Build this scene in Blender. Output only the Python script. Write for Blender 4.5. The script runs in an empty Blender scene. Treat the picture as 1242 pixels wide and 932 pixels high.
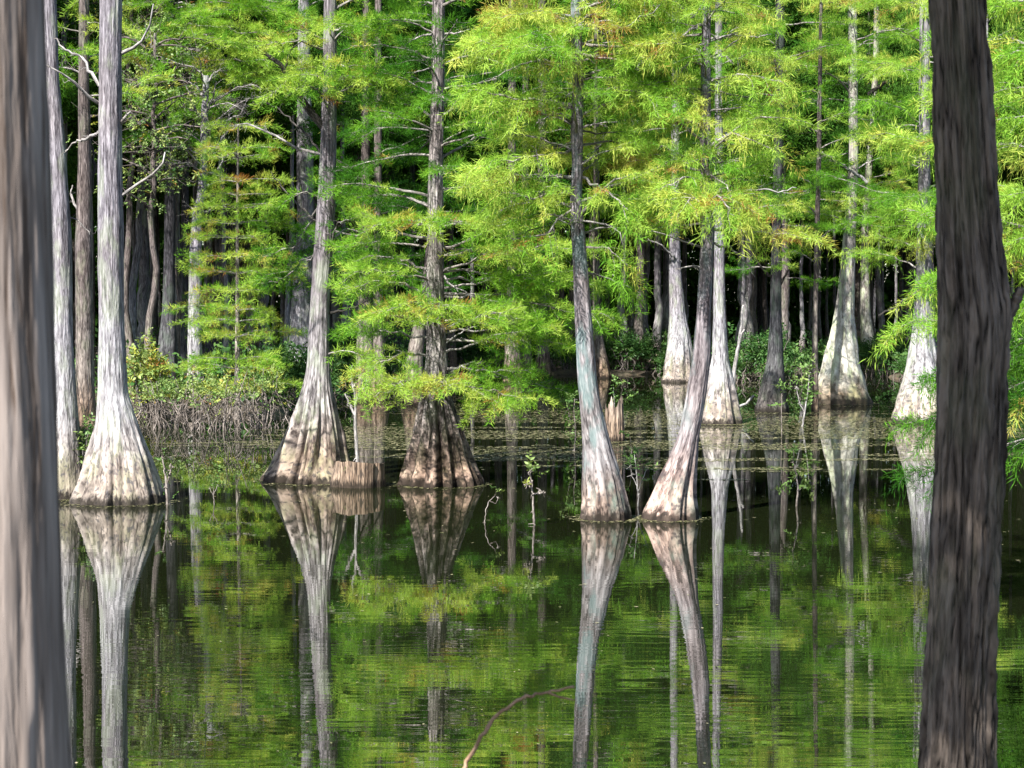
import bpy, math
import numpy as np
from mathutils import Vector

R = np.random.RandomState(11)
scene = bpy.context.scene
COL = scene.collection

# ------------------------------------------------------------------ camera
W0, H0, F = 1242.0, 932.0, 2300.0
CAM_Z = 2.2
Y_HOR = 375.0
PITCH = math.atan((H0 / 2 - Y_HOR) / F)
cp, sp = math.cos(PITCH), math.sin(PITCH)


def at(x, y, Y):
    """point seen at photo pixel (x, y), on the plane Y metres in front"""
    a, b = (x - W0 / 2) / F, -(y - H0 / 2) / F
    d = np.array([a, cp + b * sp, -sp + b * cp])
    return np.array([0, 0, CAM_Z]) + d * (Y / d[1])


def depth_of(y, z=0.0):
    b = -(y - H0 / 2) / F
    dy, dz = cp + b * sp, -sp + b * cp
    return (z - CAM_Z) / dz * dy


def zpx(y, Y):
    return at(0, y, Y)[2]


# ------------------------------------------------------------------ mesh builder
class MB:
    def __init__(self):
        self.v, self.f, self.t, self.b = [], [], [], []
        self.n = 0

    def add(self, v, f, tint=0.5, bark=None):
        v = np.asarray(v, np.float32).reshape(-1, 3)
        f = np.asarray(f, np.int64)
        self.v.append(v)
        self.f.append(f + self.n)
        t = np.full(len(v), tint, np.float32) if np.isscalar(tint) else np.asarray(tint, np.float32)
        self.t.append(t)
        self.b.append(v if bark is None else np.asarray(bark, np.float32).reshape(-1, 3))
        self.n += len(v)

    def tube(self, pts, rad, n=5, tint=0.5, cap=True):
        pts = np.asarray(pts, float)
        m = len(pts)
        rad = np.broadcast_to(np.asarray(rad, float), (m,))
        tg = np.gradient(pts, axis=0)
        tg /= np.linalg.norm(tg, axis=1)[:, None] + 1e-9
        ref = np.array([0.0, 0, 1]) if abs(tg[:, 2]).mean() < .8 else np.array([1.0, 0, 0])
        a = np.cross(tg, ref)
        a /= np.linalg.norm(a, axis=1)[:, None] + 1e-9
        b = np.cross(tg, a)
        an = np.arange(n) * 2 * np.pi / n
        ring = a[:, None] * np.cos(an)[None, :, None] + b[:, None] * np.sin(an)[None, :, None]
        v = pts[:, None] + ring * rad[:, None, None]
        L = np.concatenate([[0], np.cumsum(np.linalg.norm(np.diff(pts, axis=0), axis=1))])
        off = pts[0, 0] * 3.1 + pts[0, 1] * 1.7
        bk = np.stack([np.cos(an)[None] * rad[:, None] + off, np.sin(an)[None] * rad[:, None] + off * .5,
                       np.broadcast_to(L[:, None], (m, n)) + off], -1)
        i = np.arange(m - 1)[:, None] * n
        j = np.arange(n)[None]
        k = (j + 1) % n
        f = np.stack([i + j, i + k, i + n + k, i + n + j], -1).reshape(-1, 4)
        self.add(v.reshape(-1, 3), f, tint, bk.reshape(-1, 3))
        if cap:
            e = (m - 1) * n
            for q in range(1, n - 2, 2):
                self.f.append(np.array([[e, e + q, e + q + 1, e + q + 2]]) + self.n - m * n)

    def mesh(self, name, mat, smooth=True, origin=(0, 0, 0)):
        me = bpy.data.meshes.new(name)
        v = np.concatenate(self.v) - np.asarray(origin, np.float32)
        quads = [f for f in self.f if f.shape[1] == 4]
        tris = [f for f in self.f if f.shape[1] == 3]
        q = np.concatenate(quads) if quads else np.zeros((0, 4), int)
        t = np.concatenate(tris) if tris else np.zeros((0, 3), int)
        nl = q.size + t.size
        me.vertices.add(len(v))
        me.vertices.foreach_set('co', v.astype(np.float32).ravel())
        me.loops.add(nl)
        me.loops.foreach_set('vertex_index', np.concatenate([q.ravel(), t.ravel()]).astype(np.int32))
        me.polygons.add(len(q) + len(t))
        st = np.concatenate([np.arange(len(q)) * 4, q.size + np.arange(len(t)) * 3]).astype(np.int32)
        me.polygons.foreach_set('loop_start', st)
        me.polygons.foreach_set('use_smooth', np.full(len(q) + len(t), smooth))
        a = me.attributes.new('tint', 'FLOAT', 'POINT')
        a.data.foreach_set('value', np.concatenate(self.t))
        a = me.attributes.new('bark_co', 'FLOAT_VECTOR', 'POINT')
        a.data.foreach_set('vector', np.concatenate(self.b).ravel())
        me.materials.append(mat)
        me.update(calc_edges=True)
        return me

    def obj(self, name, mat, parent=None, smooth=True, origin=None):
        o0 = np.array(parent.location) if (parent is not None and origin is None) else (np.zeros(3) if origin is None else np.asarray(origin))
        o = bpy.data.objects.new(name, self.mesh(name, mat, smooth, o0))
        COL.objects.link(o)
        if parent is not None:
            o.parent = parent
        else:
            o.location = o0
        return o


def tag(o, label, cat, group=None, kind=None):
    if label:
        o['label'] = label
    if cat:
        o['category'] = cat
    if group:
        o['group'] = group
    if kind:
        o['kind'] = kind
    return o


def empty(name, loc, label=None, cat=None, group=None):
    o = bpy.data.objects.new(name, None)
    o.location = [float(c) for c in loc]
    o.empty_display_size = .2
    COL.objects.link(o)
    return tag(o, label, cat, group)


def copy_tree(root, loc, rz, sc, label=None):
    c = root.copy()
    COL.objects.link(c)
    c.location = loc
    c.rotation_euler = (0, 0, rz)
    c.scale = (sc[0], sc[0], sc[1])
    if label:
        c['label'] = label
    for ch in list(root.children):
        k = ch.copy()
        COL.objects.link(k)
        k.parent = c
    return c


# ------------------------------------------------------------------ noise helpers
def vnoise(u, v, nu, seed):
    """value noise, periodic in u (nu cells), free in v"""
    g = np.random.RandomState(seed).rand(nu, 257)
    uu = (u % 1.0) * nu
    iu = np.floor(uu).astype(int)
    fu = uu - iu
    iv = np.floor(v).astype(int)
    fv = v - iv
    fu = fu * fu * (3 - 2 * fu)
    fv = fv * fv * (3 - 2 * fv)
    a, b = iu % nu, (iu + 1) % nu
    c, d = iv % 257, (iv + 1) % 257
    return (g[a, c] * (1 - fu) + g[b, c] * fu) * (1 - fv) + (g[a, d] * (1 - fu) + g[b, d] * fu) * fv


def hnoise(x, y, seed=3):
    return vnoise(x / 257.0, y, 257, seed)


def unit(v):
    v = np.asarray(v, float)
    return v / (np.linalg.norm(v) + 1e-9)


# ------------------------------------------------------------------ materials
class NT:
    def __init__(self, name):
        self.m = bpy.data.materials.new(name)
        self.m.use_nodes = True
        self.t = self.m.node_tree
        self.t.nodes.clear()
        self.out = self.t.nodes.new('ShaderNodeOutputMaterial')

    def n(self, typ, **kw):
        nd = self.t.nodes.new('ShaderNode' + typ)
        for k, v in kw.items():
            if k.startswith('i_'):
                nd.inputs[k[2:].replace('_', ' ')].default_value = v
            else:
                setattr(nd, k, v)
        return nd

    def l(self, a, b):
        self.t.links.new(a, b)

    def math(self, op, a, b=None, clamp=False):
        nd = self.n('Math', operation=op, use_clamp=clamp)
        for i, x in enumerate((a, b)):
            if x is None:
                continue
            if isinstance(x, (int, float)):
                nd.inputs[i].default_value = x
            else:
                self.l(x, nd.inputs[i])
        return nd.outputs[0]

    def ramp(self, fac, stops, interp='LINEAR'):
        nd = self.n('ValToRGB')
        cr = nd.color_ramp
        cr.interpolation = interp
        while len(cr.elements) < len(stops):
            cr.elements.new(0.5)
        for e, (p, c) in zip(cr.elements, stops):
            e.position = p
            e.color = (c, c, c, 1) if isinstance(c, (int, float)) else (*c, 1)
        self.l(fac, nd.inputs[0])
        return nd.outputs[0]

    def mix(self, fac, a, b, blend='MIX'):
        nd = self.n('Mix', data_type='RGBA', blend_type=blend)
        for s, x in ((nd.inputs[0], fac), (nd.inputs[6], a), (nd.inputs[7], b)):
            if isinstance(x, (int, float)):
                s.default_value = x
            elif isinstance(x, tuple):
                s.default_value = (*x, 1)
            else:
                self.l(x, s)
        return nd.outputs[2]

    def noise(self, vec, scale, detail=3, rough=.55, dist=0.0):
        mp = self.n('Mapping')
        mp.inputs['Scale'].default_value = scale if isinstance(scale, tuple) else (scale,) * 3
        self.l(vec, mp.inputs[0])
        nz = self.n('TexNoise')
        nz.inputs['Scale'].default_value = 1
        nz.inputs['Detail'].default_value = detail
        nz.inputs['Roughness'].default_value = rough
        nz.inputs['Distortion'].default_value = dist
        self.l(mp.outputs[0], nz.inputs['Vector'])
        return nz.outputs[0]


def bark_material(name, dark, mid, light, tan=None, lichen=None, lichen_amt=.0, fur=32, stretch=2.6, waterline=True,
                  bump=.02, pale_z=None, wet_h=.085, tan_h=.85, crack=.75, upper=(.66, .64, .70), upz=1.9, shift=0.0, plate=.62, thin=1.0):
    k_ = .86
    dark, mid, light = [tuple(x * k_ for x in q) for q in (dark, mid, light)]
    t = NT(name)
    at_ = t.n('Attribute', attribute_name='bark_co')
    co = at_.outputs['Vector']
    tc = t.n('TexCoord').outputs['Object']
    sep = t.n('SeparateXYZ')
    t.l(tc, sep.inputs[0])
    z = sep.outputs[2]
    n1 = t.noise(co, (fur, fur, stretch), 3, .6, .35)
    n2 = t.noise(co, (fur * 2.9, fur * 2.9, stretch * 4.5), 3, .6, .2)
    n3 = t.noise(tc, (5, 5, 2.2), 3, .6)
    n4 = t.noise(tc, (1.3, 1.3, .8), 2, .5)
    h = t.math('ADD', t.math('MULTIPLY', n1, .52), t.math('MULTIPLY', n2, .48))
    c = t.ramp(h, [(.40 - shift, dark), (.47 - shift, mid), (.545 - shift * .5, light), (.65, tuple(min(1, x * 1.22) for x in light))])
    # long shallow fissures between the strips of bark
    mp = t.n('Mapping')
    mp.inputs['Scale'].default_value = (fur * plate, fur * plate, stretch * 1.15)
    t.l(co, mp.inputs[0])
    wv = t.n('VectorMath', operation='ADD')
    t.l(mp.outputs[0], wv.inputs[0])
    nzc = t.n('TexNoise')
    nzc.inputs['Scale'].default_value = 1.3
    nzc.inputs['Detail'].default_value = 3
    t.l(mp.outputs[0], nzc.inputs['Vector'])
    t.l(nzc.outputs['Color'], wv.inputs[1])
    vo = t.n('TexVoronoi', feature='DISTANCE_TO_EDGE')
    vo.inputs['Scale'].default_value = 1
    t.l(wv.outputs[0], vo.inputs['Vector'])
    edge = t.ramp(vo.outputs['Distance'], [(.0, 1.0), (.10 * thin, .65), (.26 * thin, .0)])
    edge = t.math('MULTIPLY', edge, t.ramp(n2, [(.38, .25), (.6, 1.0)]))
    c = t.mix(t.math('MULTIPLY', edge, crack), c, dark)
    h = t.math('SUBTRACT', h, t.math('MULTIPLY', edge, .35))
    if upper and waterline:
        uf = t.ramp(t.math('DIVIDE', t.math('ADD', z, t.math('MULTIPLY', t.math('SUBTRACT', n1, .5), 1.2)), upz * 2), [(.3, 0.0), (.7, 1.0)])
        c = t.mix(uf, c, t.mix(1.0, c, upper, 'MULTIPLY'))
    # broad tonal patches along the trunk
    c = t.mix(t.math('MULTIPLY', t.ramp(n4, [(.42, 0.0), (.62, 1.0)]), .55), c, t.mix(1.0, c, (.72, .66, .60), 'MULTIPLY'))
    if lichen:
        lf = t.math('MULTIPLY', t.ramp(n3, [(.50, 0.0), (.62, 1.0)]), lichen_amt)
        c = t.mix(lf, c, t.mix(.6, c, lichen))
    if waterline:
        zz = t.math('ADD', z, t.math('MULTIPLY', t.math('SUBTRACT', n1, .5), .5))
        zz2 = t.math('ADD', z, t.math('MULTIPLY', t.math('SUBTRACT', n2, .5), .26))
        if tan:
            f = t.ramp(t.math('DIVIDE', zz, tan_h * 1.6), [(0.25, 1.0), (.75, 0.0)])
            c = t.mix(t.math('MULTIPLY', f, .9), c, t.mix(1.0, c, tan, 'MULTIPLY'))
            # dark pits and peeling strips of the often flooded foot
            pits = t.ramp(t.noise(co, (fur * 1.7, fur * 1.7, stretch * 6), 2, .5), [(.56, 0.0), (.64, 1.0)])
            c = t.mix(t.math('MULTIPLY', t.math('MULTIPLY', f, pits), .8), c, dark)
        f = t.ramp(t.math('DIVIDE', zz2, wet_h * 2), [(0.35, 1.0), (.75, 0.0)])
        c = t.mix(t.math('MULTIPLY', f, .88), c, (.010, .008, .006))
    ps = t.n('BsdfPrincipled')
    t.l(c, ps.inputs['Base Color'])
    ps.inputs['Roughness'].default_value = .9
    ps.inputs['Specular IOR Level'].default_value = .15
    bp = t.n('Bump')
    bp.inputs['Strength'].default_value = .9
    bp.inputs['Distance'].default_value = bump
    t.l(h, bp.inputs['Height'])
    t.l(bp.outputs[0], ps.inputs['Normal'])
    t.l(ps.outputs[0], t.out.inputs[0])
    return t.m


M = {}
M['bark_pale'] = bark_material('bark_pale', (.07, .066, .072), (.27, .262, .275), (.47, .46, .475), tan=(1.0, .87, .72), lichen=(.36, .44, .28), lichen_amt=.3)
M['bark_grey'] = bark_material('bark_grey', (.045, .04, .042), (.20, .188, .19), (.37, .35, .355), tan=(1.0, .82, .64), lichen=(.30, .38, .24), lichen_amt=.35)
M['bark_shaded_foot'] = bark_material('bark_shaded_foot', (.012, .010, .010), (.11, .098, .096), (.30, .27, .265), tan=(1.1, .86, .68), lichen=(.2, .25, .14), lichen_amt=.2, upper=(1.25, 1.25, 1.3), fur=26, crack=.95)  # darker foot: bark tone and dappled shadow bands both put into the colour
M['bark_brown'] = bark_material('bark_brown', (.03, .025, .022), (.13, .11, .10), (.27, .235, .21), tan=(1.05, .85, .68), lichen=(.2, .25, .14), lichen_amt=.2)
M['bark_teal_shade'] = bark_material('bark_teal_shade', (.05, .045, .047), (.20, .185, .19), (.35, .33, .335), tan=(1.1, .9, .74), lichen=(.10, .17, .17), lichen_amt=.85, tan_h=.5, upper=(.85, .8, .85))  # teal patches put the bluish crown shade of the foot into the colour
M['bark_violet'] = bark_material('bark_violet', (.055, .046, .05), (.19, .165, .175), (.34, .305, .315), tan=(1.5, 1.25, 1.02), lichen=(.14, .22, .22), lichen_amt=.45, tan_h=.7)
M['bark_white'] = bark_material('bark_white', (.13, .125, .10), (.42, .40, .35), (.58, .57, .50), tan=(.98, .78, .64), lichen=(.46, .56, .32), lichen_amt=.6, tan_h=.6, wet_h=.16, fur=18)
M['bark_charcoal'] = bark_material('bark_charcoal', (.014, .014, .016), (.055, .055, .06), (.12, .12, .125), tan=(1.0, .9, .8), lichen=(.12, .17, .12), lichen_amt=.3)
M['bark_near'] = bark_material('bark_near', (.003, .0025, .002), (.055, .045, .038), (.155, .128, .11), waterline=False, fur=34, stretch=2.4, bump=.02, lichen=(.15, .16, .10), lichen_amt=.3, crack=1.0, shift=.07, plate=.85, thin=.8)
M['bark_near_pale'] = bark_material('bark_near_pale', (.085, .062, .05), (.215, .18, .163), (.30, .258, .238), waterline=False, fur=30, stretch=1.3, bump=.010, crack=.7, plate=.5)
M['deadwood'] = bark_material('deadwood', (.06, .056, .055), (.24, .228, .225), (.40, .385, .38), waterline=False, fur=60, stretch=6, bump=.006)
M['limb'] = bark_material('limb', (.05, .045, .04), (.19, .175, .165), (.36, .34, .33), waterline=False, fur=60, stretch=6, bump=.006)
M['limb_dark'] = bark_material('limb_dark', (.012, .011, .010), (.035, .032, .030), (.075, .07, .066), waterline=False, fur=60, stretch=6, bump=.006)
M['stump'] = bark_material('stump', (.04, .033, .03), (.22, .185, .165), (.39, .345, .31), waterline=True, fur=30, stretch=1.5, tan=(1, .85, .7), wet_h=.07)
M['root'] = bark_material('root', (.03, .025, .022), (.16, .135, .118), (.36, .32, .295), waterline=False, fur=60, stretch=6, bump=.005)
M['twig_brown'] = bark_material('twig_brown', (.15, .09, .055), (.27, .175, .115), (.36, .24, .165), waterline=False, fur=120, stretch=30, bump=.001)


def leaf_material(name, stops, trans=.42, gloss=.0, vec_scale=1.2):
    t = NT(name)
    a = t.n('Attribute', attribute_name='tint').outputs['Fac']
    tc = t.n('TexCoord').outputs['Object']
    nz = t.noise(tc, vec_scale, 2, .5)
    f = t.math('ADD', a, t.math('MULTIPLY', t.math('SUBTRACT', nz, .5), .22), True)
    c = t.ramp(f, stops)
    d = t.n('BsdfDiffuse')
    t.l(c, d.inputs[0])
    tr = t.n('BsdfTranslucent')
    t.l(t.mix(1.0, c, (1.15, 1.1, .55), 'MULTIPLY'), tr.inputs[0])
    mx = t.n('MixShader')
    mx.inputs[0].default_value = trans
    t.l(d.outputs[0], mx.inputs[1])
    t.l(tr.outputs[0], mx.inputs[2])
    res = mx.outputs[0]
    if gloss:
        g = t.n('BsdfGlossy')
        g.inputs['Roughness'].default_value = .45
        g.inputs[0].default_value = (.9, .95, .9, 1)
        m2 = t.n('MixShader')
        m2.inputs[0].default_value = gloss
        t.l(res, m2.inputs[1])
        t.l(g.outputs[0], m2.inputs[2])
        res = m2.outputs[0]
    t.l(res, t.out.inputs[0])
    return t.m


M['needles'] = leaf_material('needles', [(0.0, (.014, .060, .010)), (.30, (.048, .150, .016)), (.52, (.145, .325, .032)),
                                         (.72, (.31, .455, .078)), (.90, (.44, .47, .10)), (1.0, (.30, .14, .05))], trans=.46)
M['leaves'] = leaf_material('leaves', [(0.0, (.012, .035, .010)), (.35, (.035, .095, .022)), (.6, (.11, .19, .05)), (.78, (.22, .28, .09)), (.9, (.30, .32, .05)), (1.0, (.28, .13, .05))],
                            trans=.33, gloss=.012)
M['canopy'] = leaf_material('canopy', [(0.0, (.016, .05, .010)), (.5, (.055, .14, .02)), (1.0, (.16, .28, .04))], trans=.3)


# ground and water
def ground_material():
    t = NT('leaf_litter')
    tc = t.n('TexCoord').outputs['Object']
    n1 = t.noise(tc, 7.0, 5, .7)
    n2 = t.noise(tc, .35, 3, .5)
    c = t.ramp(n1, [(.3, (.012, .009, .006)), (.5, (.045, .032, .02)), (.7, (.12, .085, .05))])
    c = t.mix(t.ramp(n2, [(.45, 0.0), (.6, .5)]), c, (.03, .05, .012))
    ps = t.n('BsdfPrincipled')
    t.l(c, ps.inputs['Base Color'])
    ps.inputs['Roughness'].default_value = .95
    bp = t.n('Bump')
    bp.inputs['Distance'].default_value = .05
    t.l(n1, bp.inputs['Height'])
    t.l(bp.outputs[0], ps.inputs['Normal'])
    t.l(ps.outputs[0], t.out.inputs[0])
    return t.m


def water_material():
    t = NT('tannin_water')
    tc = t.n('TexCoord').outputs['Object']
    n1 = t.noise(tc, (1.3, 8.5, 1), 2, .45, .5)
    n2 = t.noise(tc, (.35, 1.6, 1), 2, .5, .3)
    n3 = t.noise(tc, (.16, .30, 1), 2, .5)
    sep = t.n('SeparateXYZ')
    t.l(tc, sep.inputs[0])
    near = t.ramp(t.math('DIVIDE', sep.outputs[1], 40.0), [(.24, 1.0), (.36, .60), (.50, .22), (.9, .10)])
    amp = t.math('MULTIPLY', near, t.ramp(n3, [(.35, .3), (.65, 1.0)]))
    h = t.math('ADD', n1, t.math('MULTIPLY', n2, 2.0))
    h = t.math('MULTIPLY', h, amp)
    bp = t.n('Bump')
    bp.inputs['Strength'].default_value = 1.0
    bp.inputs['Distance'].default_value = .0011
    t.l(h, bp.inputs['Height'])
    ps = t.n('BsdfPrincipled')
    ps.inputs['Base Color'].default_value = (.006, .008, .003, 1)
    ps.inputs['Roughness'].default_value = .0
    ps.inputs['IOR'].default_value = 6.0
    t.l(bp.outputs[0], ps.inputs['Normal'])
    t.l(ps.outputs[0], t.out.inputs[0])
    return t.m


M['ground'] = ground_material()
M['water'] = water_material()
t_ = NT('pondweed')
a_ = t_.n('Attribute', attribute_name='tint').outputs['Fac']
p_ = t_.n('BsdfPrincipled')
t_.l(t_.ramp(a_, [(0, (.05, .055, .016)), (.6, (.115, .115, .045)), (1, (.27, .24, .14))]), p_.inputs['Base Color'])
p_.inputs['Roughness'].default_value = .6
t_.l(p_.outputs[0], t_.out.inputs[0])
M['pondweed'] = t_.m


# ------------------------------------------------------------------ foliage
def make_templates(kind, n=8, seed=1):
    r = np.random.RandomState(seed)
    out = []
    for k in range(n):
        fl = []
        if kind == 'feather':          # fluffy tufts of fine branchlets that sweep forward and up
            for i in range(26):
                p = np.array([.18 * r.rand(), r.normal(0, .012), r.normal(0, .010)])
                d = unit([.65, r.normal(0, .75), r.normal(.42, .55)])
                fl.append((p, d, r.uniform(.055, .11), r.uniform(.0026, .0046), r.normal(-.05, .12)))
        elif kind == 'thread':         # softer, slightly hanging tufts
            for i in range(26):
                p = np.array([.18 * r.rand(), r.normal(0, .014), r.normal(0, .012)])
                d = unit([.55, r.normal(0, .8), r.normal(.12, .7)])
                fl.append((p, d, r.uniform(.055, .12), r.uniform(.0024, .0042), r.normal(-.16, .16)))
        elif kind == 'hang':           # long dangling strings
            for i in range(7):
                s = .015 * i
                z0 = 0.0
                x, y0 = r.uniform(-.05, .12), r.uniform(-.06, .06)
                n_ = r.randint(2, 5)
                for q_ in range(n_):
                    L = r.uniform(.06, .10)
                    d = unit([r.normal(0, .14), r.normal(0, .14), -1])
                    fl.append((np.array([x, y0, z0]), d, L, r.uniform(.0024, .0042), 0))
                    z0 -= L * .85
        elif kind == 'leaf':           # a sprig of small broad leaves
            for i in range(9):
                s = .02 + .20 * i / 8
                side = 1 if i % 2 else -1
                d = unit([.6, side * r.uniform(.5, 1.2), r.normal(.15, .5)])
                fl.append((np.array([s, 0, 0]), d, r.uniform(.05, .085), r.uniform(.013, .022), r.normal(-.1, .15)))
        else:                          # coarse clump for canopy that is far away
            for i in range(22):
                s = r.uniform(0, .3)
                d = unit(r.normal(0, 1, 3) + np.array([.8, 0, .1]))
                fl.append((np.array([s, r.normal(0, .08), r.normal(0, .07)]), d, r.uniform(.06, .14), r.uniform(.010, .021), r.normal(-.1, .1)))
        q = []
        for p, d, L, w, bend in fl:
            side = np.cross(d, unit(r.normal(0, .6, 3) + np.array([0, 0, 1.0])))
            side = unit(side)
            tip = p + d * L + np.array([0, 0, bend * L])
            midp = p + d * L * .5 + np.array([0, 0, bend * L * .22])
            q.append([p, midp + side * w, tip, midp - side * w])
        out.append(np.array(q))
    return out


TPL = {k: make_templates(k, 8, s) for k, s in (('feather', 1), ('thread', 2), ('leaf', 3), ('clump', 4), ('hang', 5))}


class Foliage:
    def __init__(self, kind):
        self.kind = kind
        self.rec = []

    def add(self, pos, d, scale, tint):
        self.rec.append((pos[0], pos[1], pos[2], d[0], d[1], d[2], scale, tint))

    def into(self, mb, kind=None, rng=R):
        if not self.rec:
            return
        tp = TPL[kind or self.kind]
        A = np.array(self.rec)
        idx = rng.randint(0, len(tp), len(A))
        for k in range(len(tp)):
            a = A[idx == k]
            if not len(a):
                continue
            d = a[:, 3:6]
            d = d / (np.linalg.norm(d, axis=1)[:, None] + 1e-9)
            up = np.array([0, 0, 1.0]) + rng.normal(0, .28, (len(a), 3))
            s = np.cross(up, d)
            s /= np.linalg.norm(s, axis=1)[:, None] + 1e-9
            u = np.cross(d, s)
            M3 = np.stack([d, s, u], 2)
            V = np.einsum('mij,fvj->mfvi', M3, tp[k]) * a[:, 6][:, None, None, None] + a[:, None, None, :3]
            nf = tp[k].shape[0]
            n = len(a) * nf
            tint = np.repeat(a[:, 7], nf * 4)
            mb.add(V.reshape(-1, 3), np.arange(n * 4).reshape(n, 4), tint)


def bez(p0, p1, sag, n=10, wob=.03, rng=R):
    t = np.linspace(0, 1, n)[:, None]
    p = p0 * (1 - t) + p1 * t
    L = np.linalg.norm(p1 - p0)
    p = p + np.array([0, 0, 1.0]) * sag * L * (t * (1 - t)) * 4
    w = rng.normal(0, wob * L, (n, 3))
    w[0] = 0
    w = np.cumsum(w, 0) / 2.2
    w -= w[-1] * t
    return p + w


class Tree:
    """a trunk traced at its own distance, its limbs and its crown"""

    def __init__(self, name, label, cat, prof, mat, top_z=10.0, seg=44, group=None, flute=.5, Y=None, below=.5, strips=.032, rough=.025, row=.06, sharp_top=False, base_z=0.0, seed=0):
        prof = sorted(prof, key=lambda q: -q[0])          # base first
        yb, xl, xr = prof[0]
        Yf = depth_of(yb, base_z) if Y is None else Y
        rb = (xr - xl) / 2 / F * Yf
        Yc = Yf + rb * .8
        self.Y = Yc
        C, Rd = [], []
        for (y, a, b) in prof:
            C.append(at((a + b) / 2, y, Yc))
            Rd.append((b - a) / 2 / F * Yc)
        C, Rd = np.array(C), np.array(Rd)
        C[0, 2] = base_z
        self.base = C[0].copy()
        zt = C[-1, 2]
        # extend down and up
        C = np.vstack([[C[0] + np.array([0, 0, -below])], C])
        Rd = np.concatenate([[Rd[0] * 1.12], Rd])
        if not sharp_top and top_z > zt + .3:
            dirn = (C[-1] - C[-3]) / max(1e-3, (C[-1, 2] - C[-3, 2]))
            dirn[:2] *= .5
            end = C[-1] + dirn * (top_z - zt)
            end[2] = top_z
            C = np.vstack([C, [end]])
            Rd = np.concatenate([Rd, [Rd[-1] * .35]])
        zs = C[:, 2]
        vis = min(zs[-1], zt + .6)
        z = np.concatenate([np.arange(zs[0], vis, row), np.arange(vis, zs[-1], .35), [zs[-1]]])
        zf = np.linspace(zs[0], zs[-1], 900)
        k = np.exp(-np.linspace(-2, 2, 31) ** 2)
        k /= k.sum()
        dz = zf[1] - zf[0]

        def sm(v):
            vv = np.interp(zf, zs, v)
            pad = np.concatenate([np.full(15, vv[0]), vv, np.full(15, vv[-1])])
            return np.interp(z, zf, np.convolve(pad, k, 'valid'))
        self.z, self.cx, self.cy, self.r = z, sm(C[:, 0]), sm(C[:, 1]), sm(Rd)
        self.root = empty(name, self.base, label, cat, group)
        rng = np.random.RandomState(seed + 100)
        self.rng = rng
        a = np.arange(seg) / seg
        A, Z = np.meshgrid(a, z)
        r0 = float(np.interp(zt * .6, z, self.r))
        rr = self.r[:, None] * np.ones_like(A)
        fl = np.clip(self.r / max(r0, 1e-3) - 1.15, 0, 2.2)[:, None] * flute * .17
        an = A * 2 * np.pi
        fz = 0
        for kk, w in ((3, .5), (5, .7), (8, .8), (13, .5), (19, .3)):
            fz = fz + w * np.cos(kk * an + rng.uniform(0, 6.28) + .35 * kk * np.sin(Z * .9 + rng.uniform(0, 6)) * .4)
        fz = -np.abs(fz) * .6 + .28
        rr = rr * (1 + fl * fz)
        lump = vnoise(A, Z * 3 + 40, 6, seed + 7) - .5
        str1 = vnoise(A, Z * 1.6 + 40, max(10, seg // 4), seed + 8) - .5
        str2 = vnoise(A, Z * 3.4 + 40, max(16, seg // 2), seed + 9) - .5
        rr = rr * (1 + lump * rough * 2.2 + str1 * rough * 2.0 + str2 * rough * 1.6)
        if strips:
            wob = (vnoise(A, Z * 2.0 + 40, 7, seed + 31) - .5) * .05
            p1 = vnoise(A + wob, Z * 2.2 + 40, 24, seed + 32)
            p2 = vnoise(A + wob, Z * 6.0 + 40, 52, seed + 33)
            st = np.clip((p1 - .46) / .07, 0, 1) * .6 + np.clip((p2 - .5) / .06, 0, 1) * .4 - .3
            rr = rr * (1 + strips * (st - .5) + strips * .5 * (vnoise(A, Z * 30 + 40, 110, seed + 34) - .5))
        # frayed, swollen foot at the waterline
        if below > .3:
            rr = rr * (1 + .07 * np.exp(-((Z - .05) / .12) ** 2) * (.4 + vnoise(A, Z * 2 + 40, 15, seed + 5)))
        V = np.stack([self.cx[:, None] + rr * np.sin(an), self.cy[:, None] + rr * np.cos(an), Z], -1)
        off = rng.uniform(-30, 30, 3)
        rbk = .5 * (r0 + self.r.mean())
        B = np.stack([rbk * np.sin(an) + off[0], rbk * np.cos(an) + off[1], Z + off[2]], -1)
        m = len(z)
        i = np.arange(m - 1)[:, None] * seg
        j = np.arange(seg)[None]
        kx = (j + 1) % seg
        f = np.stack([i + j, i + kx, i + seg + kx, i + seg + j], -1).reshape(-1, 4)[:, ::-1]
        mb = MB()
        mb.add(V.reshape(-1, 3), f, .5, B.reshape(-1, 3))
        if not sharp_top:
            pass
        self.trunk = mb.obj('trunk', mat, self.root)
        self.crown = {}
        self.nb = 0

    def c(self, z):
        return np.array([np.interp(z, self.z, self.cx), np.interp(z, self.z, self.cy), z])

    def rad(self, z):
        return float(np.interp(z, self.z, self.r))

    def fol(self, kind):
        if kind not in self.crown:
            self.crown[kind] = Foliage(kind)
        return self.crown[kind]

    def limb(self, pts, r0, r1=.005, mat='limb', kind=None, spread=.5, dens=1.0, tint=.5, sc=1.0, start=.2, side_twigs=True, dead=.02, part=True, mb=None, droop=.25, up=.06):
        """one limb through the given world points; kind = foliage kind or None for a bare limb"""
        rng = self.rng
        pts = np.asarray(pts, float)
        if len(pts) < 5:
            tt = np.linspace(0, len(pts) - 1, max(7, 4 * len(pts)))
            q = np.stack([np.interp(tt, np.arange(len(pts)), pts[:, i]) for i in range(3)], 1)
            w = rng.normal(0, .012 * np.linalg.norm(pts[-1] - pts[0]), q.shape)
            w[0] = 0
            pts = q + w
        m = len(pts)
        seg = np.linalg.norm(np.diff(pts, axis=0), axis=1)
        cl = np.concatenate([[0], np.cumsum(seg)])
        L = cl[-1]
        own = mb is None
        if own:
            mb = MB()
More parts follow.
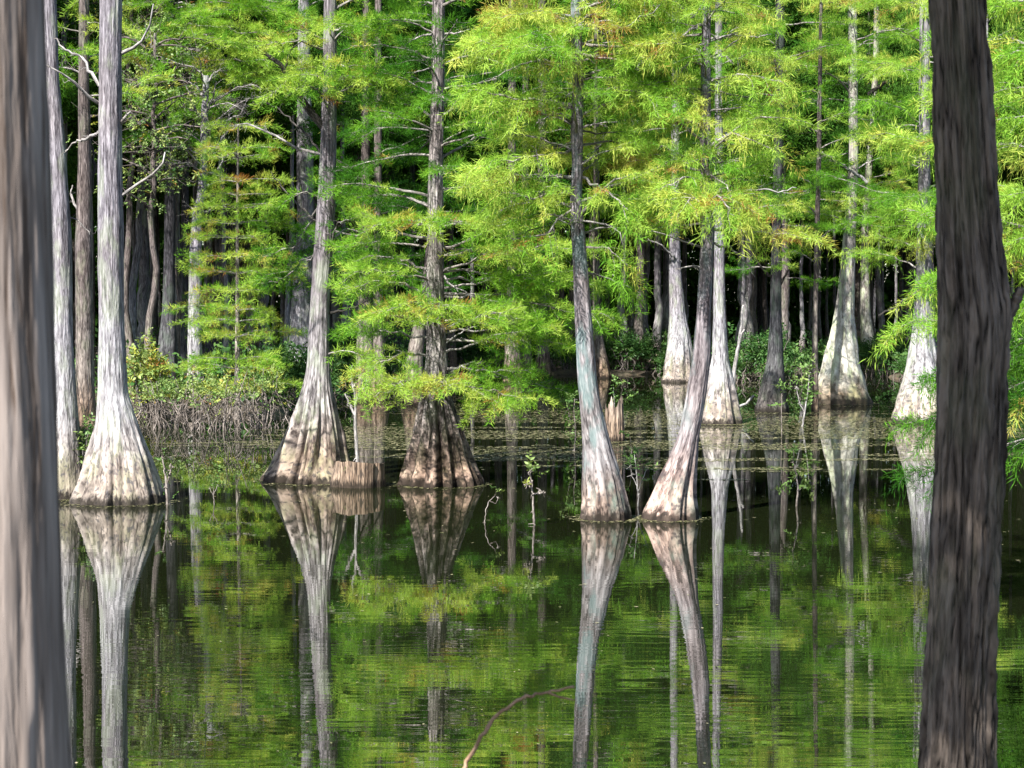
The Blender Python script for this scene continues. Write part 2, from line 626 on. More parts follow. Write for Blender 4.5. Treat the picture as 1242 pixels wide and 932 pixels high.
        mb.tube(pts, np.linspace(r0, r1, m) * (1 + rng.normal(0, .06, m)), 6 if r0 > .012 else 5)
        n = int(max(3, L * 9 * dens)) if side_twigs else 0
        for i in range(n):
            t = start + (1 - start) * (i + rng.uniform(.1, .9)) / n
            s = t * L
            p = np.array([np.interp(s, cl, pts[:, j]) for j in range(3)])
            p2 = np.array([np.interp(min(L, s + .05), cl, pts[:, j]) for j in range(3)])
            p1 = np.array([np.interp(max(0, s - .05), cl, pts[:, j]) for j in range(3)])
            tg = unit(p2 - p1)
            sd = unit(np.cross(tg, [0, 0, 1])) * (1 if i % 2 else -1)
            d = unit(tg * rng.uniform(.35, .9) + sd * rng.uniform(.5, 1.0) + np.array([0, 0, rng.normal(up, .2)]))
            lt = spread * (0.35 + .65 * math.sin(math.pi * min(1, max(.12, (1.08 - t) / 1.0)))) * rng.uniform(.55, 1.15)
            k = 5
            ss = np.linspace(0, lt, k)[:, None]
            tp = p + d * ss + np.array([0, 0, -1.0]) * droop * ss ** 2 / max(lt, .1) * .6 + rng.normal(0, .012, (k, 3)) * np.linspace(0, 1, k)[:, None]
            mb.tube(tp, np.linspace(max(.0028 * sc, r1 * .8), .0016 * sc, k), 3, cap=False)
            if kind is None:
                for q_ in range(2):
                    pp = tp[2 + q_]
                    dd = unit(d + rng.normal(0, .7, 3))
                    mb.tube(np.array([pp, pp + dd * lt * .2, pp + dd * lt * .36 + rng.normal(0, .02, 3)]), [.002 * sc, .0017 * sc, .0012 * sc], 3, cap=False)
                continue
            isdead = rng.rand() < dead
            tw = tint + rng.normal(0, .11)
            self.spray_line(tp, d, kind, sc, .93 if isdead else tw, rng)
        if kind:
            self.spray_line(pts[int(m * .6):], unit(pts[-1] - pts[-3]), kind, sc, tint, rng)
        if own:
            mb.obj('branch', M[mat], self.root)
        return mb

    def spray_line(self, tp, d, kind, sc, tint, rng):
        fo = self.fol(kind)
        lt = np.linalg.norm(tp[-1] - tp[0])
        step = .060 * sc
        ns = max(2, int(lt / step))
        k = len(tp)
        for q in range(ns):
            u = .15 + .85 * (q + rng.rand()) / ns
            x = u * (k - 1)
            i0 = min(k - 2, int(x))
            p = tp[i0] * (1 - (x - i0)) + tp[i0 + 1] * (x - i0)
            tg = unit(tp[i0 + 1] - tp[i0])
            sd = np.cross(tg, [0, 0, 1]) * (1 if q % 2 else -1)
            dd = tg + sd * rng.uniform(.1, .9) + rng.normal(0, .22, 3)
            fo.add(p, dd, sc * rng.uniform(.65, 1.15), tint + rng.normal(0, .05))
            if kind == 'thread' and rng.rand() < .10:
                self.fol('hang').add(p, np.array([dd[0], dd[1], 0]), sc * rng.uniform(.7, 1.25), min(.88, tint + .10 + rng.normal(0, .05)))

    def boughs(self, y0, y1, n, Lr, kind='feather', tint=.5, sc=1.0, spread=.5, dens=1.0, az=None, rise=(-.15, .4), sag=.04, mat='limb', dead=.02, droop=.25, taper=True, parts=True, front=0.0):
        """limbs round the trunk between photo rows y0 (high) and y1 (low)"""
        z0, z1 = zpx(y1, self.Y), zpx(y0, self.Y)
        rng = self.rng
        ga = rng.uniform(0, 6.28)
        for i in range(n):
            u = (i + rng.rand()) / n
            z = z0 + (z1 - z0) * u
            ga += 2.4
            a = ga + rng.normal(0, .3)
            if az is not None:
                a = az[0] + (az[1] - az[0]) * rng.rand()
            L = rng.uniform(*Lr) * (1 - .25 * u if taper else 1)
            dirv = np.array([math.cos(a), math.sin(a) * .8 - front, rng.uniform(*rise)])
            p0 = self.c(z) + np.array([math.cos(a), math.sin(a), 0]) * self.rad(z) * .5
            p1 = p0 + dirv * L
            pts = bez(p0, p1, sag + rng.normal(0, .05), 9, .035, rng)
            self.limb(pts, .008 + .010 * L, .004, mat, kind, spread * (.75 + .4 * rng.rand()), dens, tint + rng.normal(0, .10), sc, dead=dead, droop=droop, start=rng.uniform(.06, .3))

    def px(self, *p):
        """world points from photo pixels (x, y, metres behind the trunk)"""
        return np.array([at(x, y, self.Y + d) for x, y, d in p])

    def finish(self, mat='needles'):
        if 'hang' in self.crown:
            mb = MB()
            for kind in ('thread', 'hang'):
                self.crown[kind].into(mb, kind, self.rng)
                del self.crown[kind]
            mb.obj('crown', M[mat], self.root, smooth=False)
        for kind, fo in self.crown.items():
            mb = MB()
            fo.into(mb, kind, self.rng)
            if mb.n:
                mb.obj('crown', M['leaves' if kind == 'leaf' else mat], self.root, smooth=False)
        return self.root


# ================================================================== SETTING
def shore(x_px):
    """distance of the waterline for a photo column"""
    return np.interp(x_px, [-900, -200, 150, 345, 400, 470, 560, 800, 900, 960, 1040, 1100, 1400, 2200],
                     [33, 35, 38, 39.5, 46, 52, 64, 64, 56, 55, 66, 58, 44, 40])


def ground_h(X, Y):
    xp = X / np.maximum(Y, 4) * F + W0 / 2
    ys = shore(xp) + (hnoise(X * .35 + 60, Y * .35 + 60, 5) - .5) * 3.0
    far = np.clip((Y - ys) / 5.0, -1, 1)
    h = np.where(far > 0, .05 + .28 * far, -1.0 * np.minimum(1, -far * 2) + .05)
    near = np.clip((5.6 - Y) / 2.5, 0, 1)
    h = np.maximum(h, -1 + 1.45 * near * near * (3 - 2 * near))
    h = h + (hnoise(X * 1.1 + 90, Y * 1.1 + 90, 8) - .5) * .10 * (h > -.2)
    return h


def build_ground():
    xs = np.concatenate([np.linspace(-400, -60, 18), np.linspace(-55, 55, 150), np.linspace(60, 400, 18)])
    ys = np.concatenate([np.linspace(-80, -10, 10), np.linspace(-8, 110, 170), np.linspace(120, 700, 24)])
    X, Y = np.meshgrid(xs, ys)
    Z = ground_h(X, Y)
    n, m = X.shape
    i = np.arange(n - 1)[:, None] * m
    j = np.arange(m - 1)[None]
    f = np.stack([i + j, i + j + 1, i + m + j + 1, i + m + j], -1).reshape(-1, 4)
    mb = MB()
    mb.add(np.stack([X, Y, Z], -1).reshape(-1, 3), f)
    o = mb.obj('ground', M['ground'])
    tag(o, 'dark leaf litter bank under the trees', 'ground', kind='structure')
    mb = MB()
    v = np.array([[-120, -8, 0], [120, -8, 0], [120, 100, 0], [-120, 100, 0]], float)
    mb.add(v, [[0, 1, 2, 3]])
    o = mb.obj('water', M['water'], smooth=False)
    tag(o, 'still dark swamp water mirroring the trees', 'water', kind='structure')


build_ground()

# ================================================================== POND TREES
cy = 'cypress tree'
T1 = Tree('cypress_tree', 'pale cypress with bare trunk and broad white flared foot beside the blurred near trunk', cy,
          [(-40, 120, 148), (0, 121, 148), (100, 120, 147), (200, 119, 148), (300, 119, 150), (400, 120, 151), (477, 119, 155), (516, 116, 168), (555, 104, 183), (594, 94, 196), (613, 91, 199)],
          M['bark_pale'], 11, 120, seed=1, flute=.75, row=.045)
T2 = Tree('cypress_tree', 'pale cypress half hidden behind the blurred near trunk, lichen on its bark', cy,
          [(-40, 49, 67), (0, 50, 68), (100, 56, 72), (200, 60, 81), (300, 62, 87), (400, 62, 88), (477, 60, 93), (530, 54, 98), (575, 48, 102), (606, 44, 104)],
          M['bark_pale'], 11, 56, seed=2)
T3 = Tree('cypress_tree', 'slim grey brown cypress standing between and behind the two pale trunks', cy,
          [(-40, 96, 108), (100, 95, 108), (200, 95, 111), (300, 91, 113), (400, 92, 113), (477, 92, 115), (522, 86, 120)], M['bark_brown'], 13, 32, seed=3)
T4 = Tree('cypress_tree', 'tall leaning cypress with wide fluted foot touching the sawn stump', cy,
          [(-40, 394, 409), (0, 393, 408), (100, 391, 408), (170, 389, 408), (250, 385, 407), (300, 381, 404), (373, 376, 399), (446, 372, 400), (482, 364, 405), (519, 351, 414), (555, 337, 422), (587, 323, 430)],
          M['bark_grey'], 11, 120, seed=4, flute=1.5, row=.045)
T5 = Tree('cypress_tree', 'cypress with dark dappled cone shaped foot and many level green tiers', cy,
          [(-40, 526, 540), (45, 524, 539), (100, 524, 539), (200, 520, 537), (300, 518, 538), (377, 518, 539), (440, 516, 543), (473, 511, 546), (493, 508, 550), (532, 500, 563), (570, 491, 577), (591, 488, 582)],
          M['bark_shaded_foot'], 11, 120, seed=5, flute=1.2, row=.045)
T6 = Tree('cypress_tree', 'slender curving cypress with teal shaded foot in the middle of the pond', cy,
          [(-40, 693, 704), (0, 692, 704), (108, 694, 708), (160, 692, 707), (200, 694, 707), (240, 691, 706), (300, 694, 711), (377, 697, 717), (454, 700, 723), (493, 703, 729), (532, 706, 739), (570, 707, 751), (609, 707, 761), (632, 706, 765)],
          M['bark_teal_shade'], 10, 60, seed=6, flute=.8, row=.04)
T7 = Tree('cypress_tree', 'violet brown cypress leaning to the right from a bulging pale foot', cy,
          [(-40, 853, 862), (0, 852, 862), (100, 850, 862), (180, 849, 863), (270, 851, 866), (326, 848, 865), (382, 845, 862), (437, 839, 862), (493, 830, 855), (530, 822, 848), (570, 804, 845), (590, 794, 843), (615, 785, 843), (632, 780, 843)],
          M['bark_violet'], 10, 60, seed=7, flute=.9, row=.04)
T8 = Tree('cypress_tree', 'straight pale cypress just behind the leaning violet trunk, with ribbed foot', cy,
          [(-40, 868, 876), (100, 867, 876), (270, 867, 879), (326, 866, 879), (382, 865, 880), (437, 863, 884), (465, 856, 891), (490, 850, 896), (515, 846, 900)],
          M['bark_pale'], 13, 52, seed=8, flute=.9)
T9 = Tree('cypress_tree', 'pale cypress with smooth tapering foot in front of the dark thicket', cy,
          [(-40, 816, 825), (200, 814, 824), (295, 812, 825), (326, 811, 826), (382, 812, 832), (410, 810, 838), (437, 806, 842), (464, 803, 845)],
          M['bark_pale'], 16, 48, seed=9)
T10 = Tree('cypress_tree', 'dark charcoal cypress standing in shade, forked high up', cy,
           [(-40, 941, 951), (100, 940, 951), (165, 939, 950), (250, 937, 949), (326, 935, 948), (382, 934, 948), (437, 930, 950), (465, 923, 952), (500, 916, 955)],
           M['bark_charcoal'], 14, 48, seed=10)
T11 = Tree('cypress_tree', 'stout cypress with very wide lichen white bell shaped foot', cy,
           [(-40, 1028, 1039), (100, 1029, 1040), (200, 1029, 1041), (275, 1024, 1038), (326, 1019, 1037), (382, 1012, 1036), (410, 1006, 1039), (437, 998, 1043), (465, 992, 1051), (491, 991, 1056)],
           M['bark_white'], 15, 64, seed=11, flute=.5)
T12 = Tree('cypress_tree', 'thin pale cypress rising right behind the white bell shaped foot', cy,
           [(-40, 1061, 1068), (81, 1059, 1066), (150, 1054, 1061), (204, 1050, 1058), (284, 1044, 1054), (326, 1044, 1054), (382, 1043, 1056), (426, 1044, 1063), (448, 1043, 1065)],
           M['bark_white'], 17, 36, seed=12)
T13 = Tree('cypress_tree', 'pale flared cypress partly screened by fronds beside the dark near trunk', cy,
           [(-40, 1116, 1128), (200, 1114, 1128), (330, 1111, 1130), (397, 1107, 1131), (430, 1102, 1137), (463, 1095, 1146), (496, 1087, 1154), (514, 1085, 1157)],
           M['bark_pale'], 14, 52, seed=13, flute=.8)
T14 = Tree('thin_tree', 'thin grey trunk with dark wet lower half beside the white bell shaped foot', 'tree',
           [(100, 992, 997), (200, 990, 996), (320, 987, 993), (410, 985, 992), (500, 984, 993)], M['bark_brown'], 12, 24, seed=14)
T15 = Tree('cypress_tree', 'broad pale trunk straight behind the tall leaning cypress', cy,
           [(-40, 362, 374), (100, 361, 377), (180, 360, 380), (270, 360, 380), (330, 356, 383), (420, 350, 386), (482, 338, 394)], M['bark_pale'], 15, 44, seed=15)
T16 = Tree('dead_tree', 'crooked pale dead trunk with spiky bare twigs on the left bank', 'dead tree',
           [(92, 247, 254), (150, 243, 252), (190, 243, 252), (230, 240, 250), (262, 233, 245), (300, 230, 245), (373, 228, 244), (450, 227, 246), (495, 222, 252)], M['bark_pale'], 6, 32, seed=16, sharp_top=True)
T17 = Tree('cypress_tree', 'dim grey blue trunk with mossy foot on the left bank', cy,
           [(-40, 204, 213), (100, 202, 213), (230, 200, 213), (373, 197, 212), (430, 190, 216), (489, 181, 221)], M['bark_charcoal'], 13, 36, seed=17)
T18 = Tree('thin_tree', 'thin dim trunk squeezed between the dim blue and the crooked dead trunk', 'tree',
           [(-40, 222, 229), (60, 222, 230), (250, 220, 229), (400, 219, 229), (478, 217, 232)], M['bark_charcoal'], 14, 24, seed=18)
T19 = Tree('cypress_tree', 'pinkish far cypress foot seen under the level tiers, by the far bank', cy,
           [(-40, 617, 626), (200, 616, 626), (380, 615, 627), (410, 613, 629), (440, 611, 632), (466, 609, 635)], M['bark_brown'], 17, 32, seed=19)
T19b = Tree('cypress_tree', 'dim far trunk just right of the pinkish far foot', cy,
            [(-40, 634, 641), (380, 633, 642), (430, 631, 645), (458, 629, 648)], M['bark_brown'], 17, 28, seed=20)
T19c = Tree('cypress_tree', 'far trunk with tan lower band nearest to the curving teal cypress', cy,
            [(-40, 653, 662), (380, 652, 664), (425, 650, 666), (458, 648, 669)], M['bark_brown'], 17, 28, seed=21)
T21 = Tree('cypress_tree', 'dim brown cypress just behind the curving teal one, at the dark thicket', cy,
           [(-40, 721, 727), (200, 720, 727), (380, 719, 728), (420, 720, 733), (440, 719, 738), (459, 717, 742)], M['bark_brown'], 17, 28, seed=22)
T22 = Tree('cypress_tree', 'far pink grey foot peeping out left of the dark cone shaped foot', cy,
           [(-40, 524, 532), (250, 521, 530), (330, 514, 526), (385, 503, 517), (440, 492, 513), (492, 487, 516)], M['bark_brown'], 15, 36, seed=23)
T22b = Tree('cypress_tree', 'brown trunk midway between the leaning cypress and the dark cone shaped foot', cy,
            [(-40, 455, 463), (300, 453, 463), (440, 451, 467), (488, 446, 473)], M['bark_brown'], 15, 32, seed=24)
T25 = Tree('young_cypress', 'young slender cypress with layered yellow green and rusty tiers on the left bank', 'young tree',
           [(150, 288, 290), (300, 286, 290), (420, 285, 291), (512, 284, 293)], M['root'], 5.2, 16, seed=25, sharp_top=True)
T24 = Tree('cypress_tree', 'shaded cypress with deep green boughs between the leaning cypress and the tiered one', cy,
           [(-40, 440, 448), (100, 439, 448), (300, 437, 449), (488, 430, 458)], M['bark_brown'], 14, 28, seed=26)
T26 = Tree('thin_tree', 'thin pale leaning trunk right of the thin white cypress, high among fronds', 'tree',
           [(-40, 1088, 1093), (102, 1076, 1081), (186, 1061, 1066), (300, 1059, 1065), (452, 1068, 1076)], M['bark_grey'], 16, 20, seed=27, Y=72)

# ---- limbs the photograph shows one by one
for s in ([(121, 126, 0), (108, 118, -.1), (90, 100, -.2), (76, 90, -.3), (54, 78, -.4)],
          [(147, 65, 0), (162, 58, -.1), (172, 50, -.15), (182, 30, -.2), (186, 5, -.3)],
          [(121, 160, 0), (105, 168, .2), (92, 172, .3), (80, 182, .4)],
          [(147, 150, 0), (152, 142, -.1), (158, 135, -.1)],
          [(147, 238, 0), (165, 225, -.1), (185, 212, -.2), (198, 198, -.3), (200, 185, -.3)],
          [(121, 105, 0), (100, 70, .2), (80, 60, .2), (66, 45, .3)]):
    T1.limb(T1.px(*s), .022, .007, 'deadwood', None, .16, .5)
T2.limb(T2.px((72, 250, 0), (84, 262, .1), (95, 268, .1), (110, 285, .1)), .014, .005, 'deadwood', None, .15, .4)
T2.limb(T2.px((62, 62, 0), (66, 50, .1), (56, 36, .2), (52, 26, .2)), .012, .004, 'limb_dark', None, .1, .4)
T4.limb(T4.px((393, 155, 0), (378, 138, -.1), (360, 112, -.2), (340, 78, -.4), (318, 62, -.4), (302, 52, -.4)), .052, .020, 'limb_dark', None, .25, .6)
T4.limb(T4.px((345, 85, -.3), (352, 62, -.35), (366, 50, -.4)), .014, .006, 'limb_dark', None, .15, .5)
T4.limb(T4.px((389, 187, 0), (360, 180, .2), (335, 165, .3), (300, 150, .4), (285, 152, .4)), .022, .006, 'deadwood', None, .35, .9)
T4.limb(T4.px((388, 185, 0), (365, 155, .4), (340, 135, .6), (315, 118, .7)), .016, .006, 'limb_dark', None, .25, .6)
T4.limb(T4.px((386, 270, 0), (365, 252, .2), (340, 225, .4), (330, 210, .4)), .016, .005, 'limb_dark', None, .25, .6)
T4.limb(T4.px((404, 135, 0), (415, 110, .2), (430, 90, .3)), .016, .006, 'limb_dark', None, .2, .5)
T4.limb(T4.px((400, 380, 0), (425, 375, .1), (445, 365, .2), (452, 345, .3)), .02, .006, 'limb_dark', None, .2, .5)
T4.limb(T4.px((403, 290, 0), (420, 278, .2), (440, 282, .2), (452, 296, .2)), .016, .005, 'deadwood', None, .2, .7)
# foliage on the leaning cypress
for (a, b, c) in (((392, 100, 0), (420, 92, -.4), (470, 102, -.6)), ((392, 60, 0), (360, 50, -.5), (318, 55, -.8)), ((391, 90, 0), (350, 92, -.5), (330, 118, -.7)),
                  ((393, 118, 0), (378, 104, -.5), (350, 108, -.8)), ((400, 40, 0), (430, 30, -.3), (462, 38, -.5))):
    T4.limb(T4.px(a, b, c), .016, .004, 'limb', 'feather', .42, 1.3, .66, 1.0, start=.12)
for (a, b, c, tn) in (((398, 300, 0), (412, 268, -.3), (440, 262, -.5), .55), ((396, 430, 0), (415, 425, -.3), (442, 432, -.5), .62), ((388, 250, 0), (360, 300, .4), (320, 312, .6), .35),
                      ((386, 240, 0), (370, 232, -.2), (345, 245, -.2), .4), ((398, 350, 0), (425, 352, .3), (460, 350, .4), .45), ((390, 300, 0), (350, 336, .5), (318, 345, .8), .3)):
    T4.limb(T4.px(a, b, c), .014, .004, 'limb', 'feather', .38, 1.15, tn, 1.0, start=.12)
T4.boughs(-80, 20, 8, (.7, 1.3), 'feather', .58, 1.0, .45, 1.1)
T4.boughs(40, 55, 3, (.4, .7), 'feather', .64, 1.0, .45, 1.2, front=.9)
T4.boughs(75, 130, 6, (.4, .8), 'feather', .64, 1.0, .45, 1.2, front=.9)

# tiered cypress: limbs traced from the photo
for s, tn in (([(536, 302, 0), (548, 300, -.1), (566, 293, -.1), (580, 286, -.2), (598, 278, -.2), (620, 268, -.3)], .62),
              ([(519, 290, 0), (500, 287, -.1), (485, 283, -.1), (468, 272, -.2), (440, 262, -.3)], .62),
              ([(537, 330, 0), (548, 329, -.1), (562, 327, -.15), (592, 333, -.2), (620, 336, -.3)], .58),
              ([(538, 356, 0), (560, 357, -.1), (590, 358, -.2), (625, 357, -.2), (652, 356, -.3)], .56),
              ([(538, 412, 0), (570, 414, -.1), (610, 416, -.2), (640, 412, -.3), (690, 418, -.4)], .50),
              ([(538, 445, 0), (565, 447, -.3), (600, 450, -.4), (640, 452, -.5)], .48),
              ([(519, 432, 0), (490, 428, -.2), (465, 438, -.4), (440, 455, -.5)], .60),
              ([(519, 400, 0), (495, 385, -.2), (460, 382, -.3), (430, 392, -.3)], .52),
              ([(519, 360, 0), (490, 345, -.1), (455, 340, -.2), (420, 352, -.2)], .50),
              ([(520, 330, 0), (495, 318, .2), (460, 310, .2), (430, 318, .2)], .45),
              ([(519, 250, 0), (490, 238, .1), (460, 235, .2), (432, 240, .2)], .40)):
    T5.limb(T5.px(*s), .022, .006, 'limb', 'feather', .48, 1.35, tn + .06, 1.0, start=.25)
# front boughs that hang before the trunk
for (x0, y0, x1, y1, dd, tn) in ((520, 468, 470, 468, -1.2, .66), (530, 466, 545, 470, -1.4, .66), (540, 462, 610, 492, -1.0, .60), (528, 270, 505, 275, -1.1, .62), (532, 268, 560, 272, -1.1, .62),
                                 (528, 380, 545, 370, -1.2, .60), (528, 385, 500, 392, -1.0, .58), (534, 470, 640, 484, -.9, .55), (536, 430, 670, 395, -.8, .52), (538, 390, 650, 388, -.6, .52),
                                 (538, 350, 690, 330, -.4, .55), (540, 340, 720, 345, -.3, .55), (540, 300, 650, 320, -.3, .5), (538, 405, 730, 395, .3, .48), (520, 465, 455, 480, -.9, .62),
                                 (538, 452, 690, 474, .5, .42), (520, 410, 420, 405, .4, .42), (520, 300, 405, 300, .3, .45),
                                 (538, 330, 640, 300, -1.2, .62), (538, 400, 620, 378, -1.5, .6), (538, 310, 720, 300, -.9, .6), (538, 360, 745, 385, -.7, .55),
                                 (520, 340, 430, 330, -.9, .55), (520, 370, 470, 375, -1.2, .6), (520, 270, 450, 275, -.8, .58), (538, 275, 640, 275, -.9, .6)):
    T5.limb(T5.px((x0, y0, 0), ((x0 + x1) / 2, (y0 + y1) / 2 - 5, dd * .6), (x1, y1, dd)), .018, .005, 'limb', 'feather', .46, 1.25, tn + .06, 1.0, start=.25)
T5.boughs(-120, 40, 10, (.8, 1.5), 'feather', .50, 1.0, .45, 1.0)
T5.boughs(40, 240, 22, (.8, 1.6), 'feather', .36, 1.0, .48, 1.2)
for s in ([(538, 418, 0), (556, 405, -.1), (580, 395, -.2)], [(538, 335, 0), (545, 345, -.1), (560, 352, -.2), (575, 362, -.2)], [(538, 455, 0), (570, 440, .1), (588, 440, .1)],
          [(536, 140, 0), (548, 133, -.1), (556, 132, -.1)], [(524, 42, 0), (510, 44, 0), (495, 52, 0)], [(539, 42, 0), (555, 40, -.1), (570, 36, -.1)]):
    T5.limb(T5.px(*s), .018, .005, 'deadwood', None, .2, .8)

# slender teal cypress: thread-leaved drooping crown
T6.boughs(-10, 100, 9, (.5, 1.0), 'thread', .68, .9, .5, 1.2, droop=.35, front=.9)
T6.boughs(-80, 60, 16, (.7, 1.5), 'thread', .66, 1.0, .5, 1.1, droop=.6)
T6.boughs(20, 285, 34, (.6, 1.5), 'thread', .64, .9, .5, 1.2, droop=.35, front=-.25)
for s, tn in (([(706, 215, 0), (740, 235, -.3), (770, 262, -.4)], .6), ([(695, 230, 0), (650, 240, -.4), (600, 232, -.5)], .68), ([(695, 250, 0), (660, 285, -.2), (620, 290, -.3)], .6),
              ([(708, 300, 0), (735, 300, -.2), (762, 322, -.3)], .58), ([(708, 330, 0), (730, 335, .2), (765, 348, .3)], .52), ([(694, 180, 0), (640, 190, -.5), (570, 205, -.8)], .7),
              ([(694, 130, 0), (630, 120, -.4), (560, 110, -.6)], .68), ([(700, 90, 0), (640, 60, -.4), (575, 50, -.5)], .68), ([(706, 120, 0), (760, 110, -.3), (815, 120, -.4)], .66)):
    T6.limb(T6.px(*s), .016, .004, 'limb', 'thread', .5, 1.35, tn, 1.0, start=.15, droop=.6)
for s in ([(706, 268, 0), (722, 270, -.2), (740, 274, -.3), (752, 282, -.4), (756, 300, -.4)], [(694, 218, 0), (680, 213, -.2), (665, 214, -.3), (648, 212, -.4)], [(660, 205, -.3), (652, 195, -.3), (650, 180, -.3)],
          [(706, 270, 0), (690, 272, -.2), (676, 266, -.3), (668, 280, -.3)], [(693, 150, 0), (682, 140, -.2), (670, 138, -.3), (655, 150, -.4)], [(695, 112, 0), (685, 118, -.2), (672, 118, -.3), (665, 128, -.3)],
          [(708, 118, 0), (718, 116, -.2), (724, 128, -.3), (725, 145, -.3)], [(660, 75, -.5), (640, 76, -.6), (618, 84, -.6), (595, 98, -.6)], [(640, 60, -.6), (655, 75, -.6), (668, 90, -.5)],
          [(705, 155, 0), (722, 150, -.2), (735, 152, -.3)], [(700, 30, -.2), (735, 40, -.3), (760, 30, -.4), (800, 8, -.5)]):
    T6.limb(T6.px(*s), .013, .004, 'deadwood', None, .16, .9)
T6.limb(T6.px((705, 250, 0), (690, 280, .3), (672, 272, .5), (640, 280, .6), (624, 300, .6)), .014, .005, 'limb_dark', None, .25, 1.0)

# leaning violet cypress
T7.boughs(-80, 60, 13, (.5, 1.1), 'thread', .66, 1.0, .45, 1.1, droop=.55)
T7.boughs(30, 285, 32, (.5, 1.2), 'thread', .66, .9, .45, 1.2, droop=.35, front=-.2)
for s, tn in (([(856, 210, 0), (880, 225, -.5), (905, 270, -.7)], .72), ([(856, 220, 0), (830, 215, -.5), (800, 232, -.6)], .72), ([(858, 190, 0), (890, 160, -.4), (935, 180, -.5)], .72),
              ([(857, 245, 0), (840, 240, -.8), (820, 262, -.9)], .74), ([(857, 240, 0), (872, 238, -.8), (890, 262, -.9)], .72), ([(856, 100, 0), (900, 90, -.3), (950, 100, -.4)], .68)):
    T7.limb(T7.px(*s), .015, .004, 'limb', 'thread', .45, 1.35, tn, 1.0, start=.12, droop=.6)
for s in ([(851, 300, 0), (838, 296, -.1), (820, 290, -.2), (805, 284, -.3), (790, 280, -.3)], [(858, 70, 0), (835, 74, -.2), (825, 90, -.3)], [(862, 72, 0), (880, 68, -.2), (888, 76, -.2)],
          [(849, 325, 0), (835, 323, -.1), (822, 326, -.1)], [(863, 50, 0), (890, 42, -.2), (915, 46, -.3), (935, 42, -.3)], [(853, 30, 0), (830, 40, -.2), (800, 60, -.3), (770, 85, -.4)],
          [(864, 295, 0), (885, 300, .1), (905, 318, .2), (915, 335, .2)], [(850, 8, 0), (842, 20, -.2), (835, 22, -.2)], [(858, 235, -.2), (900, 230, -.4), (940, 232, -.5), (965, 228, -.5)]):
    T7.limb(T7.px(*s), .014, .004, 'deadwood', None, .16, .8)

# trees farther back on the right
T8.boughs(-60, 250, 24, (.8, 1.6), 'thread', .60, 1.15, .6, 1.0, droop=.4)
T9.boughs(-60, 285, 22, (1.2, 2.4), 'thread', .52, 1.6, .85, .85, droop=.3)
T9.limb(T9.px((826, 318, 0), (815, 310, -.3), (800, 296, -.5), (785, 290, -.6)), .04, .015, 'deadwood', None, .4, .5)
T10.boughs(-40, 120, 14, (1.0, 2.0), 'thread', .60, 1.3, .7, .95, droop=.3, front=.6)
T10.boughs(215, 345, 10, (.7, 1.2), 'feather', .50, 1.2, .6, 1.0, droop=.2)
for s in ([(945, 160, 0), (932, 142, .1), (915, 130, .2), (890, 120, .2)], [(946, 150, 0), (955, 135, 0), (965, 128, 0)], [(945, 170, 0), (925, 160, 0), (905, 160, 0), (885, 168, 0)],
          [(938, 340, 0), (925, 325, -.2), (905, 300, -.3), (895, 290, -.3)], [(947, 345, 0), (956, 328, -.2), (960, 312, -.2)]):
    T10.limb(T10.px(*s), .03, .008, 'limb_dark', None, .35, .8)
T11.boughs(-60, 130, 12, (1.0, 2.0), 'feather', .58, 1.4, .8, .95, front=.7)
T11.boughs(195, 275, 11, (1.0, 2.1), 'feather', .58, 1.4, .8, .95)
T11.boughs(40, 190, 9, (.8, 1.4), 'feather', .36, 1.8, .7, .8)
T11.limb(T11.px((1052, 222, -.3), (1030, 205, -.3), (1005, 190, -.4), (996, 186, -.4)), .04, .02, 'deadwood', None, .3, .3)
T11.limb(T11.px((1054, 115, -.3), (1068, 104, -.4), (1083, 94, -.4)), .06, .03, 'limb_dark', None, .2, .3)
T12.boughs(-60, 60, 6, (1.0, 2.2), 'feather', .55, 1.8, .9, .8, front=.5)
T12.boughs(215, 300, 8, (1.0, 2.2), 'feather', .58, 2.2, .9, .7)
T13.boughs(-60, 330, 18, (1.0, 2.2), 'thread', .58, 1.2, .75, .95, droop=.4)
T13.boughs(-40, 320, 18, (.8, 1.8), 'thread', .60, 1.2, .7, 1.0, droop=.4, front=.8)
for s in ([(1110, 360, 0), (1095, 368, .3), (1080, 376, .4), (1065, 384, .5)],):
    T13.limb(T13.px(*s), .04, .015, 'limb_dark', None, .3, .3)
T3.boughs(-150, 130, 14, (.8, 1.5), 'feather', .60, 1.5, .7, .9)
T3.limb(T3.px((100, 255, 0), (112, 225, .2), (114, 195, .2), (108, 160, .2)), .05, .02, 'limb_dark', None, .2, .4)
T3.limb(T3.px((96, 262, 0), (86, 235, .2), (88, 225, .2)), .03, .01, 'deadwood', None, .2, .4)
T15.boughs(-120, 30, 7, (1.2, 2.2), 'feather', .45, 1.9, .8, .9)
T19.boughs(-120, 330, 14, (1.4, 2.6), 'feather', .36, 2.4, 1.0, .6)
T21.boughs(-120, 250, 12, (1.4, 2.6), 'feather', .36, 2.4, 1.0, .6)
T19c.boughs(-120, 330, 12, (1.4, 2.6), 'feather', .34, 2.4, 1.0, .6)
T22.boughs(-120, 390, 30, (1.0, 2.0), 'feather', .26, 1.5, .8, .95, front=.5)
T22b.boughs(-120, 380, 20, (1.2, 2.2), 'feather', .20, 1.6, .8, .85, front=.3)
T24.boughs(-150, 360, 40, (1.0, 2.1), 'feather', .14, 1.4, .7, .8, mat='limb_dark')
T17.boughs(-100, 60, 6, (1.0, 2.0), 'feather', .42, 1.7, .7, .8)
